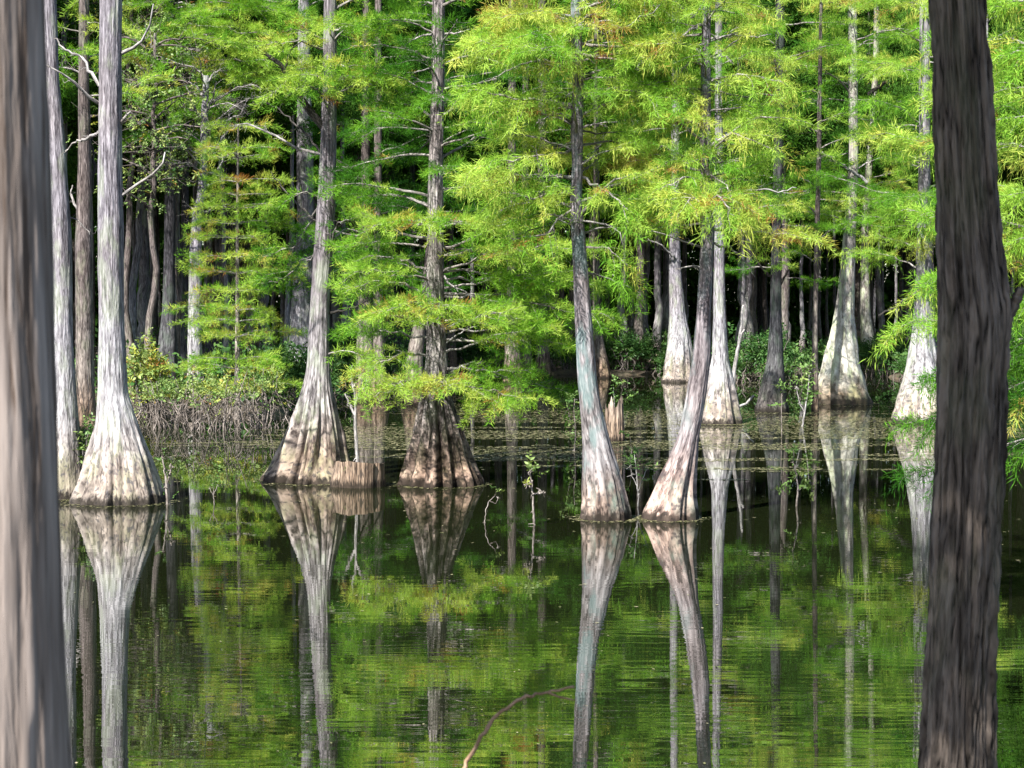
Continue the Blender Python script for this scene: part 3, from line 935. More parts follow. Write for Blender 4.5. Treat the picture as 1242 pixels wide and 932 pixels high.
for (x0, y0, x1, y1, dd, tn) in ((208, 30, 330, 44, -1.6, .62), (208, 90, 300, 92, -1.6, .64), (208, 118, 262, 122, -2.0, .56), (208, 20, 250, 22, -2.0, .55), (208, 60, 360, 66, -1.0, .60), (208, 5, 340, 12, -1.0, .55),
                                 (208, 160, 255, 172, -1.4, .36), (206, 160, 168, 172, -1.2, .34), (206, 70, 165, 66, -1.4, .52), (206, 28, 160, 30, -1.2, .52), (208, 105, 330, 118, -.4, .52), (208, 45, 280, 52, -2.2, .62),
                                 (208, 75, 330, 78, -1.8, .62), (208, 10, 385, 24, -.6, .56), (208, -10, 300, -6, -1.4, .55), (208, 128, 232, 140, -2.0, .5), (206, 50, 175, 48, -2.0, .58), (208, 95, 375, 100, -.6, .55), (206, 8, 165, 6, -1.6, .55)):
    T17.limb(T17.px((x0, y0, 0), ((x0 + x1) / 2, (y0 + y1) / 2 - 6, dd * .6), (x1, y1, dd)), .025, .006, 'limb', 'feather', .8, 1.15, tn, 1.35, start=.15)
T18.boughs(-120, 120, 8, (1.0, 1.8), 'feather', .40, 1.8, .7, .7)
T26.boughs(-120, 90, 6, (1.0, 2.0), 'feather', .45, 2.3, .9, .7)
T14.boughs(100, 320, 12, (.5, 1.3), 'feather', .54, 1.4, .6, .95, front=.5)
# rusty young cypress, clear storeys
for i, yy in enumerate(np.linspace(160, 470, 17)):
    z = zpx(yy + T25.rng.uniform(-7, 7), T25.Y)
    for k in range(5):
        a = i * 1.1 + k * 1.257 + T25.rng.normal(0, .25)
        L = T25.rng.uniform(.55, 1.35) * (.55 + .5 * (i / 16) ** .6)
        p0 = T25.c(z)
        p1 = p0 + np.array([math.cos(a) * L, math.sin(a) * L, .02 * L])
        T25.limb(bez(p0, p1, .05, 8, .02, T25.rng), .010, .004, 'limb', 'feather', .42, .8, .66 + T25.rng.normal(0, .05), 1.25, dead=.13, start=.2)
# bare spiky twigs of the dead tree
for s in ([(248, 190, 0), (262, 180, .2), (275, 160, .3), (280, 130, .3)], [(246, 215, 0), (262, 208, .2), (270, 195, .2), (272, 160, .3)], [(248, 120, 0), (238, 105, 0), (225, 98, 0)], [(250, 105, 0), (258, 90, 0), (268, 84, 0)],
          [(245, 185, 0), (236, 180, 0), (240, 200, 0)], [(242, 255, 0), (252, 258, 0), (258, 252, 0)], [(235, 255, 0), (229, 250, 0)], [(247, 150, 0), (236, 130, -.2), (228, 110, -.3), (222, 96, -.3)],
          [(250, 165, 0), (262, 150, -.2), (290, 140, -.3), (300, 120, -.4)], [(248, 140, 0), (258, 120, -.2), (262, 100, -.3)]):
    T16.limb(T16.px(*s), .035, .008, 'deadwood', None, .5, 1.6)
for k in range(16):
    y0 = T16.rng.uniform(95, 260)
    a = T16.rng.uniform(0, 6.28)
    L = T16.rng.uniform(.6, 1.8)
    p0 = T16.c(zpx(y0, T16.Y))
    T16.limb(bez(p0, p0 + np.array([math.cos(a) * L, math.sin(a) * L * .7 - .4, T16.rng.uniform(-.1, .9)]), .08, 9, .05, T16.rng), .020, .006, 'deadwood', None, .45, 1.3)

for T in (T3, T4, T5, T6, T7, T8, T9, T10, T11, T12, T13, T14, T15, T17, T18, T19, T21, T19c, T22, T22b, T24, T25, T26):
    T.finish()

# ---- tree outside the right edge whose fronds reach into view
N1 = Tree('cypress_tree', 'near cypress whose bright drooping fronds reach in beside the dark near trunk', cy,
          [(-40, 1368, 1392), (300, 1366, 1394), (600, 1350, 1404), (780, 1330, 1420)], M['bark_grey'], 9, 40, seed=40, Y=13.2)
for (x0, y0, xm, ym, x1, y1, d1, tn) in ((1375, 330, 1230, 380, 1085, 405, .8, .64), (1375, 360, 1230, 330, 1110, 350, 1.0, .62), (1375, 400, 1250, 420, 1120, 455, .6, .34),
                                         (1375, 450, 1260, 470, 1100, 515, .6, .25), (1375, 500, 1260, 540, 1105, 575, .5, .2), (1375, 300, 1250, 280, 1100, 255, 1.4, .66),
                                         (1375, 220, 1250, 190, 1085, 165, 1.8, .7), (1375, 160, 1250, 120, 1130, 120, 1.4, .62), (1375, 100, 1260, 60, 1140, 50, 1.4, .58), (1375, 40, 1260, 10, 1150, 0, 1.3, .6),
                                         (1375, 250, 1290, 235, 1205, 240, .3, .62), (1375, 290, 1290, 285, 1210, 300, .4, .6), (1375, 150, 1290, 140, 1205, 150, .3, .6), (1375, 380, 1290, 350, 1215, 380, .3, .5),
                                         (1375, 430, 1300, 420, 1220, 445, .5, .35), (1375, 60, 1290, 60, 1205, 70, .3, .58), (1375, 470, 1300, 460, 1225, 485, .4, .3)):
    N1.limb(N1.px((x0, y0, 0), (xm, ym - 10, d1 * .5), (x1, y1, d1)), .014, .003, 'limb', 'thread', .30, 1.7, tn, .85, start=.3, droop=.6)
N1.finish()

# ================================================================== NEAR TRUNKS
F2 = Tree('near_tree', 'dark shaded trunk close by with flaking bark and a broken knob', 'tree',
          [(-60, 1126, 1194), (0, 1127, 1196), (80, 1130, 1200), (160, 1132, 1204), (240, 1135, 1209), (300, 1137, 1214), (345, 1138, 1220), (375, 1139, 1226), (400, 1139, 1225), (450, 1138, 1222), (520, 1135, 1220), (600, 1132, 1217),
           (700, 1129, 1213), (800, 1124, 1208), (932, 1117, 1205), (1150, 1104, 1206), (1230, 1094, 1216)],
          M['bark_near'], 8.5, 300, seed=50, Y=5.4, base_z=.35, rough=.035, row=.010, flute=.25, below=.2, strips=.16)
kb = MB()
F2.limb(F2.px((1220, 388, 0), (1228, 372, -.01), (1234, 360, -.02), (1239, 350, -.03)), .021, .012, 'bark_near', None, .03, 0.1, side_twigs=False, mb=kb)
knob = kb.obj('broken_knob', M['bark_near'], F2.root)
knob.parent = F2.trunk
F1 = Tree('near_tree', 'blurred pinkish grey trunk close by, filling one side of the view', 'tree',
          [(-60, -120, 50), (0, -121, 52), (300, -122, 60), (600, -124, 72), (800, -124, 79), (932, -124, 85), (1300, -130, 92), (1800, -150, 110)],
          M['bark_near_pale'], 9, 200, seed=51, Y=2.7, base_z=.45, rough=.016, row=.012, flute=.2, below=.2, strips=.016)


def shade_crown(T, centre, rad, n, tint, kind='clump', sc=1.2, nl=9):  # unseen overhead crown, placed toward the sun for the shade it casts
    rng = T.rng
    for k in range(nl):
        p1 = np.array(centre) + rng.normal(0, .45, 3) * np.array(rad)
        z0 = min(T.z[-1] - .3, max(p1[2] - 1.6, 3.9))
        T.limb(bez(T.c(z0), p1, .1, 8, .03, rng), .03, .008, 'limb', None, .4, .4)
    fo = T.fol(kind)
    for k in range(n):
        d = rng.normal(0, 1, 3)
        d /= np.linalg.norm(d)
        p = np.array(centre) + d * rng.rand() ** .45 * np.array(rad)
        fo.add(p, rng.normal(0, 1, 3) + np.array([0, 0, .1]), sc * rng.uniform(.7, 1.2), tint + rng.normal(0, .1))


shade_crown(F1, (-.55, 2.3, 6.6), (1.5, 1.7, 1.4), 1500, .5)  # out of view; shades the dark near trunk, leaves sun on its own
shade_crown(F2, (.6, 4.0, 6.9), (1.7, 2.0, 1.5), 1500, .5)  # out of view, shifted sunward to keep its own trunk dark
F1.finish('canopy')
F2.finish('canopy')


# out of focus twig arching up from the near bank
def twig_thing():
    Y = 4.2
    p = [at(x, y, Y + d) for x, y, d in ((500, 1075, -.1), (530, 1000, -.05), (562, 930, 0), (583, 893, 0), (605, 866, .02), (632, 848, .03), (664, 840, .05), (696, 834, .06))]
    p = np.array(p)
    p = np.vstack([[p[0] + np.array([-.10, -.12, -.42])], [p[0] + np.array([-.03, -.03, -.2])], p])
    root = empty('bare_twig', p[0], 'bare brown twig arching up out of focus before the water', 'twig')
    mb = MB()
    tt = np.linspace(0, len(p) - 1, 46)
    p = np.stack([np.interp(tt, np.arange(len(p)), p[:, i]) for i in range(3)], 1) + np.random.RandomState(4).normal(0, .0022, (46, 3))
    mb.tube(p, np.linspace(.0070, .0026, 46) * (1 + .25 * (np.arange(46) % 9 == 0)), 8)
    mb.obj('stem', M['twig_brown'], root)
    mb = MB()
    q = np.array([at(x, y, Y + .05) for x, y in ((664, 840), (676, 845), (690, 848), (698, 850))])
    mb.tube(q, [.003, .0026, .0022, .0015], 6)
    mb.obj('side_shoot', M['twig_brown'], root)


twig_thing()


# ================================================================== STUMPS, SNAGS AND SMALL PLANTS IN THE WATER
def stump(name, label, x0, x1, ytop, ybase, mat, jag=.0, seed=0, splits=2):
    Y = depth_of(ybase)
    r = (x1 - x0) / 2 / F * Y
    c = at((x0 + x1) / 2, ybase, Y + r * .8)
    c[2] = 0
    h = zpx(ytop, Y + r * .8)
    rng = np.random.RandomState(seed)
    root = empty(name, c, label, 'stump')
    seg = 96
    a = np.arange(seg) / seg
    an = a * 2 * np.pi
    zz = np.concatenate([np.linspace(-.4, 0, 4), np.linspace(.02, 1, 22)])
    A, Z = np.meshgrid(a, zz)
    top = h * (1 + .10 * np.sin(an + seed) + jag * (vnoise(a, np.zeros(seg) + 3.3, 17, seed + 3) - .5) * 2 + jag * 1.2 * (vnoise(a, np.zeros(seg) + 9.3, 37, seed + 4) - .5))
    ZZ = np.where(Z > 0, Z * top[None, :], Z)
    rr = r * (1 + .06 * (1 - np.clip(Z, 0, 1)))
    gro = np.zeros_like(a)
    for k in range(splits):
        pos = (.5 + (k + .5) / splits * .5 - .25 + rng.normal(0, .03)) % 1
        gro -= .16 * np.exp(-(((a - pos + .5) % 1 - .5) / .012) ** 2)
    rr = rr * (1 + gro[None]) * (1 + .26 * (vnoise(A, Z * .8 + 20, 7, seed) - .5) + .05 * (vnoise(A, Z * 1.5 + 20, 19, seed + 2) - .5) + .03 * (vnoise(A, Z * 3 + 20, 53, seed + 1) - .5))
    V = np.stack([c[0] + rr * np.sin(an), c[1] + rr * np.cos(an), ZZ], -1)
    B = np.stack([r * np.sin(an) + 0 * ZZ + seed, r * np.cos(an) + 0 * ZZ, ZZ + seed], -1)
    m = len(zz)
    i = np.arange(m - 1)[:, None] * seg
    j = np.arange(seg)[None]
    kx = (j + 1) % seg
    f = np.stack([i + j, i + seg + j, i + seg + kx, i + kx], -1).reshape(-1, 4)
    mb = MB()
    mb.add(V.reshape(-1, 3), f, .5, B.reshape(-1, 3))
    mb.obj('side_wood', mat, root)
    # top face: concentric rings, hollowed when broken
    rings = [1.0, .8, .5, .2, .02]
    tv, bv = [], []
    for q, s in enumerate(rings):
        zt = top if q == 0 else h * (1 - (.0 if jag == 0 else .45)) + (vnoise(a, np.zeros(seg) + 5 + q, 13, seed + 6) - .5) * .02 + (0 if jag == 0 else 0) * top
        x = V[-1, :, 0] * s + c[0] * (1 - s)
        y = V[-1, :, 1] * s + c[1] * (1 - s)
        tv.append(np.stack([x, y, zt], -1))
    tv = np.concatenate(tv)
    i = np.arange(len(rings) - 1)[:, None] * seg
    f = np.stack([i + j, i + seg + j, i + seg + kx, i + kx], -1).reshape(-1, 4)
    mb = MB()
    mb.add(tv, f, .5, tv * 3)
    mb.obj('cut_top', mat, root)
    return root, c, h, r, Y + r * .8


S1, s1c, s1h, s1r, s1Y = stump('tree_stump', 'low sawn tan stump with a cleft, at the foot of the leaning cypress', 403, 465, 561, 592, M['stump'], .06, 61)
stump('broken_stump', 'grey splintered stump with ragged top standing alone in the pond', 735, 756, 490, 536, M['stump'], .28, 62, 5)


def snag(name, label, cat, paths, mat, twig=True):
    p = np.asarray(paths[0][0])
    root = empty(name, (p[0], p[1], 0), label, cat)
    return root


def stick(mb, pts, r0, r1, n=6, wob=.0):
    pts = np.asarray(pts, float)
    tt = np.linspace(0, len(pts) - 1, len(pts) * 4)
    q = np.stack([np.interp(tt, np.arange(len(pts)), pts[:, i]) for i in range(3)], 1)
    if wob:
        w = R.normal(0, wob, q.shape)
        w[0] = 0
        q = q + w
    mb.tube(q, np.linspace(r0, r1, len(q)), n)


def px(Y, *p):
    return np.array([at(x, y, Y + (q[0] if q else 0)) for x, y, *q in p])


def water_plant(name, label, x, ybase, stems, leaves, mat='deadwood', r0=.012, tint=.62, leaf_sc=1.0, fuzz=0, group=None, cat='water plant'):
    """a small stem in the water: stems are photo polylines, leaves are photo points with a count"""
    Y = depth_of(ybase)
    b = at(x, ybase, Y)
    root = empty(name, (b[0], b[1], 0), label, cat, group)
    mb = MB()
    for k, s in enumerate(stems):
        p = px(Y, *s)
        if k == 0:
            p = np.vstack([[p[0] + np.array([0, 0, -.25])], p])
        stick(mb, p, r0 * (1 if k == 0 else .5), r0 * .35, 6, .003)
        for q in range(fuzz):                    # loose moss and flaking bark
            pp = p[R.randint(1, len(p))] + R.normal(0, r0 * .5, 3)
            d = unit(R.normal(0, 1, 3))
            stick(mb, [pp, pp + d * R.uniform(.01, .03), pp + d * .03 + R.normal(0, .018, 3) - [0, 0, .015]], r0 * .35, r0 * .15, 4)
    mb.obj('stem', M[mat], root)
    rng = np.random.RandomState(int(x))
    fo = Foliage('leaf')
    for (lx, ly, n, spread) in leaves:
        for k in range(n):
            p = at(lx + rng.normal(0, spread), ly + rng.normal(0, spread), Y + rng.normal(0, spread / F * Y))
            fo.add(p, unit(rng.normal(0, 1, 3) + np.array([0, 0, .7])), leaf_sc * 1.25 * rng.uniform(.6, 1.1), tint + rng.normal(0, .08))
    m2 = MB()
    fo.into(m2, 'leaf', rng)
    if m2.n:
        m2.obj('leaves', M['leaves'], root, smooth=False)
    return root


water_plant('water_sprout', 'fuzzy grey stem topped with bright green leaves, alone in open water', 648, 637,
            [[(648, 637), (647, 620), (646, 600), (645, 585), (643, 572)], [(646, 600), (655, 598), (660, 597)], [(645, 592), (639, 588), (640, 584)]],
            [(643, 568, 4, 3), (650, 580, 2, 2), (644, 588, 1, 3)], r0=.017, tint=.68, leaf_sc=.62, fuzz=10, mat='root')
water_plant('water_sprout', 'thin bent brown stem with one green tip beside the dark cone shaped foot', 588, 634,
            [[(588, 634), (589, 620), (593, 608), (600, 602), (602, 596)], [(593, 608), (601, 611), (604, 604)]], [(602, 594, 2, 2)], 'root', .0065, .66, .5, 4)
water_plant('water_sprout', 'mossy upright stem with feathery green top before the charcoal cypress', 966, 614,
            [[(966, 614), (968, 595), (966, 575), (962, 560), (963, 548)]], [(962, 544, 5, 4), (970, 552, 3, 4), (965, 575, 3, 4)], 'root', .014, .62, .6, 14)
water_plant('water_sprout', 'grey leaved shrublet between the teal foot and the violet leaning foot', 774, 614,
            [[(774, 614), (774, 600), (772, 575), (770, 552)], [(774, 596), (780, 580), (784, 568)], [(773, 590), (766, 576), (764, 566)]],
            [(766, 562, 4, 4), (780, 566, 4, 4), (774, 577, 5, 5), (772, 550, 2, 2)], 'deadwood', .010, .50, .62, 8)
water_plant('water_sprout', 'small leafy sprout in open water right of the broad white foot', 260, 612,
            [[(260, 612), (259, 598), (258, 586)], [(259, 600), (264, 590)], [(259, 602), (254, 592)]], [(258, 584, 3, 3), (264, 590, 2, 3), (254, 594, 2, 3)], 'root', .008, .55, .55, 3)
water_plant('water_sprout', 'leafy stem standing just left of the curving teal cypress', 697, 548,
            [[(697, 548), (698, 520), (696, 500), (697, 484)], [(697, 520), (690, 505), (688, 490)]], [(697, 496, 5, 5), (700, 512, 4, 4), (690, 488, 4, 5), (697, 528, 3, 3), (699, 541, 2, 2)], 'root', .014, .58, .8, 10)
water_plant('water_sprout', 'leafy sapling with pale mossy foot beside the thin dark wet trunk', 973, 518,
            [[(973, 518), (976, 500), (980, 475), (982, 452)], [(976, 500), (970, 490), (966, 470)]], [(981, 452, 6, 5), (976, 468, 5, 5), (966, 466, 4, 5), (980, 485, 4, 4)], 'deadwood', .025, .6, 1.1, 16)
water_plant('water_sprout', 'thin reed like stem with few leaves at the charcoal cypress foot', 948, 530,
            [[(948, 530), (948, 505), (948, 478)]], [(948, 474, 5, 4), (946, 490, 3, 3)], 'root', .012, .56, .9, 3)
water_plant('water_sprout', 'short mossy broken sapling right beside the broad white foot', 201, 612,
            [[(203, 612), (202, 590), (200, 570), (197, 556)], [(202, 590), (206, 575), (208, 566)]], [(196, 554, 2, 3), (206, 606, 2, 3)], 'root', .022, .5, .5, 18)
water_plant('water_sprout', 'thin stem with pale leaf pair between the splintered stump and teal foot', 765, 560,
            [[(765, 560), (766, 545), (764, 530)]], [(764, 528, 3, 3)], 'root', .008, .62, .6, 2)
water_plant('water_sprout', 'leafy bright sprig growing beside the splintered stump', 746, 512,
            [[(746, 512), (745, 490), (744, 470)]], [(744, 468, 5, 4), (746, 480, 4, 4)], 'deadwood', .014, .52, 1.0, 6)
# dead grey sapling behind the sawn stump
water_plant('dead_sapling', 'grey forked dead sapling rising behind the sawn stump', 434, 585,
            [[(434, 585), (433, 556), (431, 520), (431, 490), (430, 466)], [(431, 490), (437, 474), (440, 460)], [(431, 505), (424, 490), (418, 478)], [(430, 475), (426, 462), (428, 450)], [(437, 474), (446, 470)]],
            [(420, 478, 3, 4), (445, 478, 5, 6), (428, 455, 2, 4)], 'deadwood', .036, .5, .7, 4, cat='dead sapling')
# leaning dead snag beside the ribbed pale foot
water_plant('dead_snag', 'bare grey snag leaning away from the ribbed pale foot', 889, 508,
            [[(888, 508), (889, 470), (891, 445), (896, 420), (899, 395), (901, 370)], [(897, 415), (899, 405), (903, 400)], [(893, 495), (905, 490), (914, 480)]], [(897, 470, 3, 4)], 'deadwood', .065, .58, .8, 0, cat='dead snag')
water_plant('stump_sprig', 'tiny green sprig rooted in the cleft of the sawn stump', 426, 591,
            [[(426, 582), (427, 574), (426, 570)]], [(426, 569, 2, 2)], 'root', .005, .62, .42, 0, cat='sprig')


# ================================================================== SHRUBS
def shrub(name, label, loc, rx, ry, h, n, tint, roots=0, z0=.4, sc=1.0, seed=0, group=None, leafkind='leaf', mat='leaves', stems=9, rootlen=.6):
    rng = np.random.RandomState(seed)
    root = empty(name, loc, label, 'shrub', group)
    loc = np.asarray(loc, float)
    mb = MB()
    fo = Foliage(leafkind)
    for k in range(stems):
        a, d = rng.uniform(0, 6.28), rng.uniform(.2, 1)
        p1 = loc + np.array([math.cos(a) * rx * d, math.sin(a) * ry * d, z0 + (h - z0) * rng.uniform(.5, 1)])
        p0 = loc + np.array([math.cos(a) * rx * d * .3, math.sin(a) * ry * d * .3, -.1])
        p = bez(p0, p1, .08, 7, .04, rng)
        mb.tube(p, np.linspace(.018, .005, 7) * sc, 5, cap=False)
    for k in range(roots):
        a, d = rng.uniform(0, 6.28), rng.uniform(.3, 1.05)
        x, y = math.cos(a) * rx * d, math.sin(a) * ry * d
        zt = z0 + (h - z0) * rng.uniform(0, .45)
        p = np.array([loc + [x, y, zt], loc, loc + [x + rng.normal(0, .17), y + rng.normal(0, .12), -.08]])
        p = bez(p[0], p[2], 0, 7, .13, rng)
        mb.tube(p, np.linspace(.006, .011, 7) * sc * rng.uniform(.4, 1.6), 4, cap=False)
        for q in range(2):
            b = p[rng.randint(0, 4)]
            mb.tube(np.array([b, b + rng.normal(0, .10, 3), b + rng.normal(0, .16, 3) - [0, 0, .1]]), [.006 * sc, .004 * sc, .003 * sc], 3, cap=False)
    mb.obj('stems', M['root' if roots else 'limb'], root)
    for k in range(n):
        d = rng.normal(0, 1, 3)
        d /= np.linalg.norm(d)
        d[2] = abs(d[2]) if rng.rand() < .75 else d[2]
        lump = .7 + .45 * math.sin(d[0] * 5 + seed) * math.cos(d[1] * 4 + seed * 2)
        p = loc + np.array([0, 0, z0 + (h - z0) * .35]) + d * rng.rand() ** .4 * np.array([rx, ry, (h - z0) * .65]) * lump
        p[2] = max(p[2], loc[2] + .06)
        fo.add(p, d + rng.normal(0, .5, 3), sc * rng.uniform(.7, 1.2), tint + rng.normal(0, .10))
    m2 = MB()
    fo.into(m2, leafkind, rng)
    m2.obj('crown', M[mat], root, smooth=False)
    return root


def wpos(x, y):
    Y = depth_of(y)
    p = at(x, y, Y)
    p[2] = 0
    return p


gs = 'root legged shrubs along the left bank'
for k, (x, y, rx, h, tn, lab) in enumerate((
        (205, 520, .50, 1.05, .55, 'low grey green shrub with dangling roots at the mossy foot of the dim trunk'),
        (238, 520, .50, 1.15, .60, 'shrub with pale hanging roots, second along the left bank'),
        (268, 522, .52, 1.25, .64, 'shrub with yellow green top and pale roots beneath the young rusty cypress'),
        (318, 520, .55, 1.30, .58, 'broad shrub on pale root legs nearest to the leaning cypress'))):
    shrub('root_shrub', lab, wpos(x, y), rx, .5, h * .88, 95, tn + .12, 24, .38, .9, 70 + k, gs)
shrub('yellow_shrub', 'yellow green leafy bush behind the broad white foot', wpos(166, 512) + np.array([0, 1, .1]), .42, .4, 1.5, 230, .80, 0, .3, 1.3, 80)
shrub('brown_shrub', 'low brownish bush with curled bare stems at the left bank edge', wpos(185, 508), .55, .4, .7, 90, .80, 40, .25, 1.1, 81)
sh = shrub('foot_shrub', 'small dark leaved shrub wedged between the two pale flared feet', wpos(99, 604) + np.array([0, .1, .32]), .16, .12, .52, 90, .55, 0, .1, .75, 82)
# dry twigs beside it
water_plant('dry_twig', 'dry grey twig bundle standing between the two pale trunks', 103, 600,
            [[(104, 600), (103, 540), (103, 500), (98, 465)], [(103, 520), (108, 490), (106, 455)], [(103, 510), (95, 480), (92, 450)], [(103, 500), (112, 480), (114, 460)], [(104, 530), (110, 510), (112, 495)]],
            [], 'deadwood', .008, cat='twig')

# far bank shrubs: one kind built, then copied
proto_a = shrub('bank_shrub', 'dark leafy shrub on the shaded far bank', (0, 70, .2), 1.1, .9, 1.35, 420, .34, 22, .30, 1.6, 90, 'dark shrubs along the far bank')
proto_b = shrub('bank_shrub', 'dark leafy shrub on the shaded far bank', (3, 70, .2), .8, .8, 1.0, 330, .44, 20, .25, 1.5, 91, 'dark shrubs along the far bank')
rs = np.random.RandomState(5)
first = {0: True, 1: True}
cols = list(np.linspace(345, 1330, 50)) + [-40, 20]
for i, xp in enumerate(cols):
    if i % 3 == 1:
        continue
    xp = xp + rs.uniform(-8, 8)
    for lay in range(2 if i % 3 else 1):
        Y = shore(xp) + rs.uniform(.1, 1.2) + lay * rs.uniform(2, 6)
        X = (xp - W0 / 2) / F * Y
        z = max(0, float(ground_h(np.array([X]), np.array([Y]))[0]) - .1)
        w = rs.randint(0, 2)
        s = rs.uniform(.55, 1.05)
        p = proto_a if w == 0 else proto_b
        if first[w]:
            first[w] = False
            p.location = (X, Y, z)
            p.rotation_euler[2] = 0
            continue
        copy_tree(p, (X, Y, z), rs.uniform(0, 6.28), (s, s * rs.uniform(.8, 1.3)))


# ================================================================== FOREST BEHIND
def forest_proto(label, mat, hgt, r, n_lumps, tint, seed, crown_z, gname, kind='clump', sc=1.0, lean=0.035):
    rng = np.random.RandomState(seed)
    root = empty('forest_tree', (0, 0, 0), label, 'tree', gname)
    z = np.concatenate([np.linspace(-.5, 2.0, 12), np.linspace(2.3, hgt, 26)])
    cx = np.cumsum(rng.normal(0, lean, len(z)))
    cx -= cx[1]
    cyy = np.cumsum(rng.normal(0, lean, len(z)))
    rr = r * (1 + 1.3 * np.exp(-np.clip(z, 0, 9) / .7)) * (1 - .75 * np.clip(z, 0, hgt) / hgt)
    mb = MB()
    mb.tube(np.stack([cx, cyy, z], 1), rr, 14)
    fo = Foliage(kind)
    for k in range(n_lumps):
        zz = rng.uniform(crown_z, hgt + .5)
        a = rng.uniform(0, 6.28)
        L = rng.uniform(.6, 2.6) * (1.15 - .6 * (zz - crown_z) / (hgt - crown_z))
        p0 = np.array([np.interp(zz, z, cx), np.interp(zz, z, cyy), min(zz, hgt - .2)])
        p1 = p0 + np.array([math.cos(a) * L, math.sin(a) * L, rng.uniform(-.1, .5)])
        mb.tube(bez(p0, p1, .04, 6, .03, rng), np.linspace(.035, .01, 6), 4, cap=False)
        for q in range(120):
            u = rng.rand() ** .6
            p = p0 + (p1 - p0) * u + rng.normal(0, 1, 3) * np.array([.38, .38, .20])
            fo.add(p, (p1 - p0) / L + rng.normal(0, .6, 3), sc * rng.uniform(.6, 1.1), tint + rng.normal(0, .12))
    mb.obj('trunk', mat, root)
    m2 = MB()
    fo.into(m2, kind, rng)
    m2.obj('crown', M['canopy'], root, smooth=False)
    return root


gf = 'trees of the shaded forest behind the pond'
protos = [forest_proto('slim grey trunk in the dim forest behind the pond', M['bark_grey'], 17, .13, 46, .40, 201, 6.0, gf),
          forest_proto('slim dark trunk in the dim forest behind the pond', M['bark_brown'], 16, .17, 46, .30, 202, 5.2, gf),
          forest_proto('slender pale trunk in the dim forest behind the pond', M['bark_pale'], 18, .10, 40, .5, 203, 7.0, gf),
          forest_proto('thick dark trunk in the dim forest behind the pond', M['bark_charcoal'], 19, .24, 56, .34, 204, 6.5, gf)]
rs = np.random.RandomState(21)
used = [False] * 4
pts = []
tries = 0
while len(pts) < 285 and tries < 20000:
    tries += 1
    Y = 40 + 56 * rs.rand() ** 1.05
    xp = rs.uniform(-180, 1420)
    if Y < shore(xp) + (3.0 if xp < 345 else .8) or (abs(Y - 47) < 2.2 and 140 < xp < 350):
        continue
    X = (xp - W0 / 2) / F * Y
    # gaps in the wood where the photograph shows the sun reaching a trunk
    if any(abs((X - T.base[0]) * .857 - (Y - T.base[1]) * .515) < 2.6 and -9 < (X - T.base[0]) * .515 + (Y - T.base[1]) * .857 < -.3 for T in (T15, T12)):
        continue
    if any((X - a) ** 2 + (Y - b) ** 2 < (.75 if len(pts) > 120 else 1.1) ** 2 for a, b in pts):
        continue
    pts.append((X, Y))
    w = rs.choice(4, p=[.36, .24, .28, .12])
    s = rs.uniform(.8, 1.2)
    loc = (X, Y, max(.0, float(ground_h(np.array([X]), np.array([Y]))[0])))
    rz, sc = rs.uniform(0, 6.28), (s, rs.uniform(.92, 1.15))
    if not used[w]:
        used[w] = True
        protos[w].location = loc
        continue
    copy_tree(protos[w], loc, rz, (sc[0] * (.62 if len(pts) > 150 else 1), sc[1]))

# leafy broadleaf trees at the left forest edge
gb = 'leafy broadleaf trees on the left bank'
for k, (x, y, Y, tn, lab) in enumerate(((180, 175, 41.5, .62, 'broadleaf tree with small shiny leaves behind the broad white trunk'),
                                        (268, 60, 51, .74, 'tall pale leaved broadleaf tree just left of the broad pale trunk'),
                                        (212, 110, 45, .72, 'pale leaved broadleaf tree above the dim blue trunk'),
                                        (158, 60, 44, .64, 'broadleaf tree whose crown tops the view right of the broad white foot'))):
    rng = np.random.RandomState(300 + k)
    X = (x - W0 / 2) / F * Y
    root = empty('broadleaf_tree', (X, Y, .2), lab, 'tree', gb)
    zc = zpx(y, Y)
    mb = MB()
    mb.tube(bez(np.array([X, Y, -.2]), np.array([X + .2, Y, zc + 2.4]), 0, 16, .015, rng), np.linspace(.10, .03, 16), 10)
    fo = Foliage('leaf')
    for q in range(34):
        z0 = rng.uniform(max(1.2, zc - 1.5), zc + 2.2)
        a = rng.uniform(0, 6.28)
        L = rng.uniform(.6, 1.7)
        p0 = np.array([X + .1, Y, z0])
        p1 = p0 + np.array([math.cos(a) * L, math.sin(a) * L, rng.uniform(-.2, .6)])
        lp = bez(p0, p1, .08, 8, .04, rng)
        mb.tube(lp, np.linspace(.03, .008, 8), 5, cap=False)
        for s in range(7):
            b = lp[rng.randint(2, 8)]
            d = unit(rng.normal(0, 1, 3) + [0, 0, .3])
            mb.tube(np.array([b, b + d * .25, b + d * .5 + rng.normal(0, .08, 3)]), [.009, .006, .004], 3, cap=False)
        for s in range(22):
            u = rng.uniform(.25, 1)
            p = p0 + (p1 - p0) * u + rng.normal(0, .22, 3)
            fo.add(p, rng.normal(0, 1, 3), 1.0 * rng.uniform(.7, 1.2), tn + rng.normal(0, .14))
    mb.obj('trunk', M['bark_brown'], root)
    m2 = MB()
    fo.into(m2, 'leaf', rng)
    m2.obj('crown', M['leaves'], root, smooth=False)

# the far wood that closes the view
rng = np.random.RandomState(77)
fo = Foliage('clump')
for k in range(22000):
    Y = 100 + rng.rand() * 14
    X = rng.uniform(-46, 46)
    z = rng.rand() ** (.9 if k < 8000 else 1.6) * (30 if k < 8000 else 12)
    fo.add((X, Y, z), rng.normal(0, 1, 3), 5.0 * rng.uniform(.7, 1.3), .18 + .25 * rng.rand())
mb = MB()
fo.into(mb, 'clump', rng)
tag(mb.obj('far_woods', M['canopy'], smooth=False), 'dark green far wood closing the view behind the trunks', 'woods', kind='stuff')

